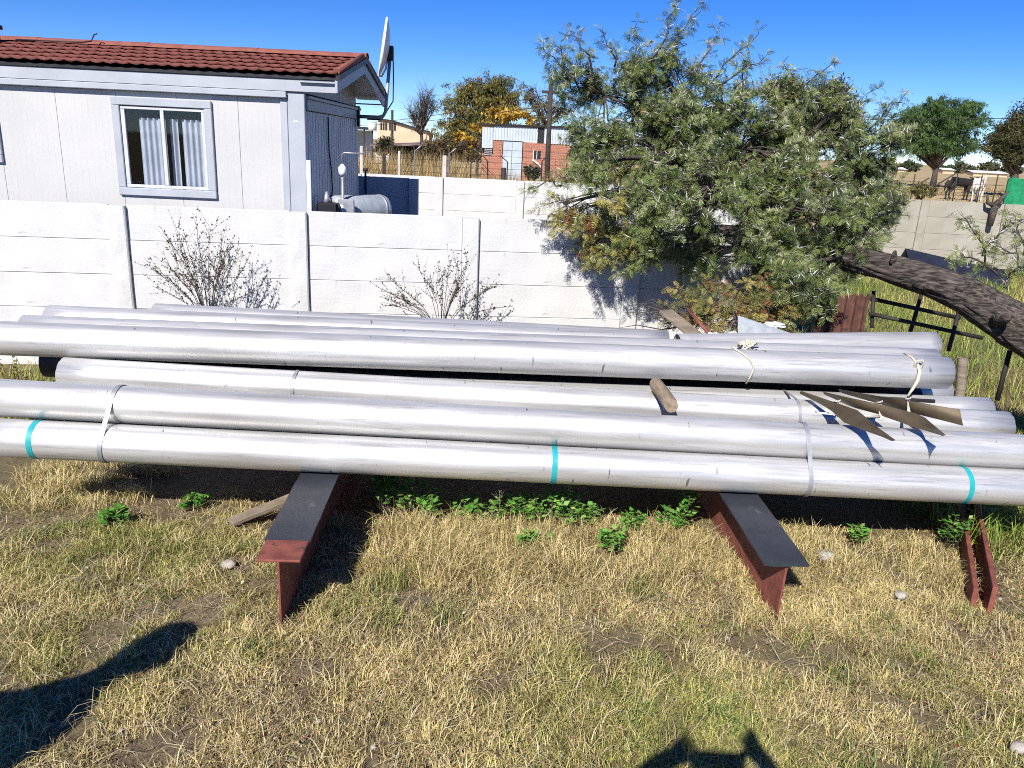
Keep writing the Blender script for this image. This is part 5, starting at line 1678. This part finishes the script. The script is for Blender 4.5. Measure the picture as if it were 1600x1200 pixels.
# utility pole, slim mast, wires
q = gy(861, 130, 24)
up_ = empty("utility_pole", (q.x, 24, 0)); tag(up_, "tall dark utility pole beside the brick outbuilding", "pole")
MB().tube([(0.05, 0, -0.2), (0, 0, q.z)], [0.085, 0.065], 10).build("shaft", 'pole_wood', up_)
MB().box((-0.25, -0.05, q.z - 0.28), (0.25, 0.04, q.z - 0.20), 0.01).build("crossarm", 'pole_wood', up_)
q2 = gy(613, 172, 38)
sp_ = empty("steel_mast", (q2.x, 38, 0)); tag(sp_, "slim dark mast in front of the beige building", "pole")
MB().tube([(0, 0, 0), (0, 0, q2.z)], 0.06, 6).build("shaft", 'steelpole', sp_)
def wire(label, a, b, sag, r=0.012, grp="overhead wires"):
    a, b = Vector(a), Vector(b)
    mb = MB().tube([a.lerp(b, k / 12) - Vector((0, 0, sag * 4 * (k / 12) * (1 - k / 12))) for k in range(13)], r, 4)
    tag(mb.build("overhead_wire", 'steelpole'), label, "wire", grp)
wire("overhead wire from the utility pole towards the bare tree", (q.x, 24, q.z - 0.3), gy(575, 192, 40), 0.1, 0.012)
wire("lower overhead wire above the beige building", (q.x, 24, q.z - 0.6), gy(560, 196, 42), 0.1, 0.012)
wire("black power line crossing in front of the round green tree", gy(1250, 187, 30), gy(1720, 182, 30), 0.03, 0.016)

# brick outbuilding with corrugated iron above
sh = empty("brick_outbuilding", (-1.6, 32, 0), 0.015); tag(sh, "brick outbuilding with corrugated iron cladding and pale blue doors", "outbuilding")
MB().box((0.01, 0, 0), (0.95, 3.0, 1.5)).box((0.01, 0.0, 1.5), (0.42, 3.0, 1.505)).build("brick_wall", 'brick', sh)
mb = MB()
mb.box((1.60, 0, 0), (3.42, 3.0, 2.0)); mb.box((0.44, 0.002, 1.5), (0.80, 2.9, 2.02)); mb.build("brick_wall", 'brick', sh)
mb = MB()
def corrp(x0, x1, z0, z1, y=-0.03):
    nn = int((x1 - x0) / 0.02)
    mb.grid(lambda u, v: (x0 + (x1 - x0) * u, y + 0.014 * math.cos((x0 + (x1 - x0) * u) / 0.11 * 2 * PI), z0 + (z1 - z0) * v), nn, 1)
    mb.grid(lambda u, v: (x0 + (x1 - x0) * u, y + 0.03, z0 + (z1 - z0) * v), 1, 1)
corrp(0.0, 0.42, 1.72, 2.48); mb.build("cladding_sheet", 'corr', sh)
for x0, x1, z0 in ((0.43, 0.98, 2.03), (0.98, 1.36, 2.03), (1.36, 1.72, 2.03), (1.72, 2.12, 2.03)):
    mb = MB(); corrp(x0, x1 - 0.004, z0, 2.54, -0.03 - 0.004 * random.random()); mb.build("cladding_sheet", 'corr', sh)
for x0, x1, z0 in ((2.40, 2.75, 1.98), (2.75, 3.15, 1.98), (3.15, 3.5, 1.98)):
    mb = MB(); corrp(x0, x1 - 0.004, z0, 2.58, -0.03 - 0.004 * random.random()); mb.build("cladding_sheet", 'corr', sh)
MB().box((2.14, -0.01, 1.98), (2.38, 0.1, 2.55)).build("cladding_gap", 'dark_metal', sh)
MB().box((-0.1, -0.12, 2.56), (3.6, 3.2, 2.62), 0.0, Matrix.Rotation(-0.010, 4, 'Y')).build("roof", 'dark_metal', sh)
dr_ = MB().box((0.83, -0.02, 0.1), (1.18, 0.02, 2.0), 0.006).build("door", 'bluedoor', sh)
dr_ = MB().box((1.19, -0.02, 0.1), (1.57, 0.02, 2.0), 0.006).build("door", 'bluedoor', sh)
MB().box((0.80, -0.035, 2.0), (1.60, 0.02, 2.025)).build("door_rail", 'dark_metal', sh)
wq = MB().box((0.10, -0.005, 1.43), (0.40, 0.05, 1.71)).build("window", 'dark_metal', sh)
mb = MB()
for k in range(4):
    mb.box((0.10, -0.02, 1.455 + k * 0.07), (0.40, -0.006, 1.47 + k * 0.07))
mb.build("window_bars", 'white_metal', wq)
wq = MB().box((2.03, -0.005, 1.38), (2.30, 0.05, 1.70)).build("window", 'dark_metal', sh)
MB().box((2.0, -0.025, 1.36), (2.035, -0.006, 1.72)).box((2.14, -0.02, 1.40), (2.16, -0.006, 1.70)).build("window_frame", 'white_metal', wq)
MB().tube([(1.99, -0.06, 1.36), (2.3, -0.06, 1.15), (2.3, -0.06, 0.2)], 0.035, 8).build("waste_pipe", 'white_metal', sh)
# pink brown low wall right of it
tag(MB().box((1.86, 31.5, 0), (5.2, 31.8, 1.15), 0.01).build("garden_wall", 'brick'), "low brick wall running right from the outbuilding", "wall")
# beige two window building with sloping roof
bb_ = empty("beige_building", (-13.2, 75, 0), 0.03); tag(bb_, "beige building with two dark windows and a sloping roof", "building")
mb = MB()
for y in (0, 4.0):
    mb.face([(0, y, 0), (4.6, y, 0), (4.6, y, 2.55), (1.0, y, 3.45), (0, y, 3.55)])
mb.face([(0, 0, 0), (0, 4, 0), (0, 4, 3.55), (0, 0, 3.55)]); mb.face([(4.6, 0, 0), (4.6, 4, 0), (4.6, 4, 2.55), (4.6, 0, 2.55)])
mb.build("wall", 'beige_plaster', bb_)
mb = MB()
mb.face([(-0.15, -0.25, 3.62), (1.0, -0.25, 3.53), (4.8, -0.25, 2.58), (4.8, 4.2, 2.58), (1.0, 4.2, 3.53), (-0.15, 4.2, 3.62)])
mb.face([(-0.15, -0.25, 3.52), (1.0, -0.25, 3.43), (4.8, -0.25, 2.48), (4.8, -0.25, 2.58), (1.0, -0.25, 3.53), (-0.15, -0.25, 3.62)])
mb.build("roof", 'dark_metal', bb_)
for x0 in (0.2, 0.98):
    wq = MB().box((x0, -0.02, 2.6), (x0 + 0.62, 0.03, 3.25)).build("window", 'dark_metal', bb_)
    mb = MB()
    for k in (1, 2):
        mb.box((x0 + 0.62 * k / 3 - 0.025, -0.05, 2.6), (x0 + 0.62 * k / 3 + 0.025, -0.021, 3.25))
    mb.build("mullion", 'beige_plaster', wq)
ls_ = empty("low_shed", (-8.0, 46, 0)); tag(ls_, "low white shed with a sagging dark roof below the beige building", "shed")
MB().box((-0.25, 0, 0), (0.5, 2, 1.42)).build("wall", 'white_metal', ls_)
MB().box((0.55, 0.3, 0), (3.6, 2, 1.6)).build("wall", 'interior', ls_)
mb = MB(); mb.grid(lambda u, v: (-0.5 + 4.4 * u, -0.4 + 2.8 * v, 1.55 + 0.45 * u - 0.12 * math.sin(PI * u) + 0.10 * v), 10, 2); mb.grid(lambda u, v: (-0.5 + 4.4 * u, -0.4, 1.55 + 0.45 * u - 0.12 * math.sin(PI * u) - 0.09 * v), 10, 1)
mb.build("roof", mk("weathered_roof_sheet", (0.12, 0.085, 0.075), (0.22, 0.17, 0.16), 1.2, 0.8), ls_)
ds = empty("carport", (-12.4, 60, 0)); tag(ds, "dark flat roofed carport at the left behind the gable", "carport")
MB().box((-3.5, 0, 2.45), (0.9, 3, 2.62)).build("roof", 'dark_metal', ds)
for x in (-2.6, -1.2, 0.2, 0.8):
    MB().box((x - .05, 0.1, 0), (x + .05, 0.2, 2.45)).build("column", 'dark_metal', ds)
MB().box((-3.5, 2.8, 0), (0.9, 2.9, 2.4)).build("rear_wall", 'corr', ds)
q = gy(582, 197, 58)
wt = empty("water_tank", (q.x, 58, 0)); tag(wt, "small white elevated water tank left of the beige building", "water tank")
MB().tube([(0, 0, q.z - 0.3), (0, 0, q.z + 0.22), (0, 0, q.z + 0.35)], [0.3, 0.3, 0.12], 14).build("vessel", 'white_metal', wt)
MB().tube([(0, 0, 0), (0, 0, q.z - 0.3)], 0.06, 6).build("leg", 'steelpole', wt)

# field: paddock fence, horses, far roofs, green net
pf = empty("paddock_fence", (22, 44, 0)); tag(pf, "thin post and wire paddock fence in front of the horses", "fence")
PFo = Vector((22, 44, 0))
for px, tp_ in ((1430, 272), (1497, 270), (1560, 272), (1535, 274)):
    q = gy(px, tp_, 44)
    MB().tube([(q.x - 22, 0, -0.2), (q.x - 22, 0, q.z)], 0.032, 6).build("fence_post", 'pole_wood', pf)
for (p, r) in (((1435, 288), (1452, 278)), ((1465, 288), (1495, 270))):
    MB().tube([gy(*p, 44) - PFo, gy(*r, 44) - PFo], 0.035, 5).build("brace", 'pole_wood', pf)
mb = MB()
for z in (0.35, 0.65, 0.95):
    mb.tube([(-8, 0, z), (14, 0, z)], 0.012, 3)
tag(mb.build("wire", 'steelpole', pf), kind="stuff")
fr2 = empty("log_rail_fence", (27.8, 40, 0)); tag(fr2, "dark pole rails beside the white horse", "fence")
for z in (0.25, 0.62):
    MB().tube([(-1.2, 0, z), (3.4, 0, z + 0.05)], 0.06, 6).build("rail", 'pole_wood', fr2)
for x in (-1.0, 0.4, 1.8, 3.2):
    MB().tube([(x, 0.1, -.2), (x, 0.1, 0.85)], 0.07, 6).build("fence_post", 'pole_wood', fr2)


def skin_obj(name, V, E, R, mat, parent, root_i=0, sub=2):
    me = bpy.data.meshes.new(name)
    me.from_pydata([tuple(v) for v in V], E, [])
    o = bpy.data.objects.new(name, me)
    link(o, parent)
    sk_ = o.modifiers.new("skin", 'SKIN')
    sk_.use_smooth_shade = True
    ly = me.skin_vertices[0].data if me.skin_vertices else None
    for i, r in enumerate(R):
        ly[i].radius = (r, r) if not isinstance(r, tuple) else r
        ly[i].use_root = (i == root_i)
    s_ = o.modifiers.new("smooth", 'SUBSURF'); s_.levels = sub; s_.render_levels = sub
    me.materials.append(M[mat] if isinstance(mat, str) else mat)
    return o


def horse(label, loc, rz, mat, mane, head_down=0.5):
    root = empty("horse", loc, rz); tag(root, label, "horse", "horses grazing in the paddock")
    hx, hz = 1.28 + 0.12 * (1 - head_down), 1.55 - 0.95 * head_down
    V = [(-0.55, 0, 1.10), (-0.15, 0, 1.06), (0.30, 0, 1.06), (0.58, 0, 1.12), (0.85, 0, 1.30 - 0.35 * head_down), (hx - 0.22, 0, hz + 0.20), (hx - 0.12, 0, hz + 0.06), (hx + 0.10, 0, hz - 0.18), (hx + 0.18, 0, hz - 0.30)]
    E = [(i, i + 1) for i in range(8)]
    R = [0.27, 0.28, 0.27, 0.24, 0.17, 0.12, 0.11, 0.075, 0.055]
    for s in (-1, 1):
        b = len(V)
        V += [(-0.60, s * 0.15, 0.85), (-0.52, s * 0.15, 0.66), (-0.70, s * 0.14, 0.46), (-0.66, s * 0.14, 0.14), (-0.60, s * 0.14, 0.03)]
        R += [0.15, 0.10, 0.055, 0.045, 0.055]
        E += [(0, b), (b, b + 1), (b + 1, b + 2), (b + 2, b + 3), (b + 3, b + 4)]
        b = len(V)
        V += [(0.50, s * 0.14, 0.80), (0.50, s * 0.13, 0.46), (0.49, s * 0.13, 0.14), (0.54, s * 0.13, 0.03)]
        R += [0.11, 0.06, 0.042, 0.052]
        E += [(3, b), (b, b + 1), (b + 1, b + 2), (b + 2, b + 3)]
        b = len(V)
        V += [(hx - 0.26, s * 0.06, hz + 0.34)]; R += [0.025]; E += [(5, b)]
    skin_obj("body", V, E, R, mat, root, 1)
    MB().tube([(-0.78, 0, 1.16), (-0.92, 0, 0.95), (-0.92, 0, 0.55)], [0.05, 0.07, 0.03], 6).build("tail", mane, root)
    MB().tube([(0.55, 0, 1.38), (0.80, 0, 1.48 - 0.35 * head_down), (hx - 0.24, 0, hz + 0.36)], [0.03, 0.05, 0.03], 6).build("mane", mane, root)


M['horse_dark'] = horsemat("dark_horse_coat", (0.018, 0.015, 0.014), (0.30, 0.28, 0.26), 1.1, 0)
M['horse_white'] = horsemat("white_horse_coat", (0.62, 0.58, 0.52), (0.16, 0.075, 0.045), 1.3, 0)
q = gy(1497, 304, 48)
horse("black horse with its head lowered to the right", (q.x, 48, -0.12), 0.15, 'horse_dark', 'hair', 0.55)
q = gy(1527, 308, 47)
horse("white horse with brown legs beside the black one", (q.x, 47, -0.12), 0.9, 'horse_white', 'bracket', 0.35)
for (px0, px1, py, Y, lb2) in ((1522, 1575, 268, 170, "long white roofed shed far across the field"), (1474, 1492, 264, 190, "small pale far house behind the round tree"), (1404, 1416, 263, 180, "tiny pale far house at the left of the round tree")):
    a, b = gy(px0, py, Y), gy(px1, py, Y)
    hb = empty("far_house", (a.x, Y, 0)); tag(hb, lb2, "house", "far houses across the field")
    wd = b.x - a.x
    MB().box((0, 0, -0.5), (wd, 5, a.z - 0.2)).build("wall", 'beige_plaster', hb)
    mb = MB(); mb.face([(-.3, -.4, a.z - 0.2), (wd + .3, -.4, a.z - 0.2), (wd + .3, 2.5, a.z + 0.25), (-.3, 2.5, a.z + 0.25)]); mb.face([(-.3, 5.4, a.z - 0.2), (-.3, 2.5, a.z + 0.25), (wd + .3, 2.5, a.z + 0.25), (wd + .3, 5.4, a.z - 0.2)])
    mb.build("roof", 'white_metal', hb)
q = gy(1577, 278, 21)
gn = empty("shade_net_screen", (q.x, 21, 0), -0.03); tag(gn, "bright green shade net screen at the right edge", "shade net")
mb = MB(); mb.grid(lambda u, v: (2.6 * u, 0.03 * math.sin(u * 26) + 0.01 * math.sin(v * 9), q.z * v + 0.012 * math.sin(u * 31) * (v > 0.9)), 60, 6)
mb.grid(lambda u, v: (2.6 * u, 0.012 + 0.03 * math.sin(u * 26) + 0.01 * math.sin(v * 9), q.z * v + 0.012 * math.sin(u * 31) * (v > 0.9)), 60, 6)
mb.build("net", 'gtank', gn)
for x in (0.03, 1.3, 2.55):
    MB().tube([(x, 0.06, 0), (x, 0.06, q.z - 0.02)], 0.025, 6).build("net_post", 'steelpole', gn)

# ------------------------------------------------------------------ the two people who stand outside the picture and throw shadows into it
def person(label, loc, rz, pelvis, chest, neck, head, arms, legs, hold=None):
    root = empty("person", loc, rz); tag(root, label, "person")
    V, E, R = [], [], []
    def add(p, r, par=None):
        V.append(Vector(p)); R.append(r)
        if par is not None: E.append((par, len(V) - 1))
        return len(V) - 1
    p = add(pelvis, 0.145)
    a = add(Vector(pelvis).lerp(Vector(chest), 0.5), 0.14, p); c_ = add(chest, 0.155, a); nk = add(neck, 0.055, c_)
    h1 = add(Vector(neck).lerp(Vector(head), 0.5), 0.085, nk); h2 = add(head, 0.10, h1); h3 = add(Vector(head) + Vector((0, 0, 0.08)), 0.075, h2)
    for arm in arms:
        pr = c_
        for q, r in zip(arm, (0.062, 0.046, 0.033, 0.036)):
            pr = add(q, r, pr)
        w_, hd_ = Vector(arm[-2]), Vector(arm[-1])
        dr2 = (hd_ - w_).normalized()
        for k in range(5):
            sd = dr2.orthogonal().normalized() * (k - 2) * 0.018
            f1 = add(hd_ + dr2 * 0.045 + sd, 0.009, pr); add(hd_ + dr2 * (0.085 if k else 0.06) + sd * 1.1 + Vector((0, 0.01, 0)), 0.008, f1)
    for lg in legs:
        pr = p
        for q, r in zip(lg, (0.095, 0.06, 0.042, 0.04)):
            pr = add(q, r, pr)
    skin_obj("body", V, E, R, 'cloth', root, 0, 1)
    hv = Vector(head)
    mb = MB(); mb.grid(lambda u, v: tuple(hv + Vector((0, -0.01, 0.03)) + Vector((math.sin(PI * 0.6 * u) * math.cos(2 * PI * v) * 0.108, math.sin(PI * 0.6 * u) * math.sin(2 * PI * v) * 0.118, math.cos(PI * 0.6 * u) * 0.125))), 8, 14)
    mb.build("hair", 'hair', root)
    return root


person("photographer in blue workwear holding a phone up, outside the picture", (0, 0, 0), 0, (-0.05, -0.50, 1.08), (-0.02, -0.47, 1.45), (0.0, -0.42, 1.62), (0.0, -0.36, 1.74),
       [[(-0.22, -0.43, 1.52), (-0.44, -0.25, 1.60), (-0.31, -0.04, 1.82), (-0.21, -0.02, 1.885)], [(0.16, -0.43, 1.52), (0.24, -0.26, 1.60), (0.13, -0.06, 1.84), (0.07, -0.03, 1.91)]],
       [[(-0.16, -0.5, 0.95), (-0.17, -0.46, 0.52), (-0.17, -0.52, 0.08), (-0.18, -0.40, 0.04)], [(0.08, -0.5, 0.95), (0.10, -0.46, 0.52), (0.10, -0.52, 0.08), (0.12, -0.40, 0.04)]])
ph = MB().box((-0.145, -0.030, 1.845), (0.03, -0.020, 1.925), 0.003)
tag(ph.build("phone", 'black_plastic'), "black phone held up sideways by the photographer", "phone")
person("bystander in blue workwear leaning right, outside the picture at left", (0, -0.08, 0), 0, (-2.30, 0.55, 1.0), (-2.16, 0.68, 1.34), (-2.06, 0.74, 1.50), (-1.99, 0.78, 1.62),
       [[(-2.33, 0.72, 1.40), (-2.42, 0.75, 1.15), (-2.36, 0.85, 0.95), (-2.34, 0.88, 0.90)], [(-2.02, 0.66, 1.40), (-1.98, 0.70, 1.14), (-2.02, 0.80, 0.92), (-2.02, 0.84, 0.86)]],
       [[(-2.42, 0.55, 0.88), (-2.44, 0.58, 0.48), (-2.44, 0.54, 0.08), (-2.42, 0.66, 0.04)], [(-2.20, 0.55, 0.88), (-2.20, 0.58, 0.48), (-2.20, 0.54, 0.08), (-2.18, 0.66, 0.04)]])
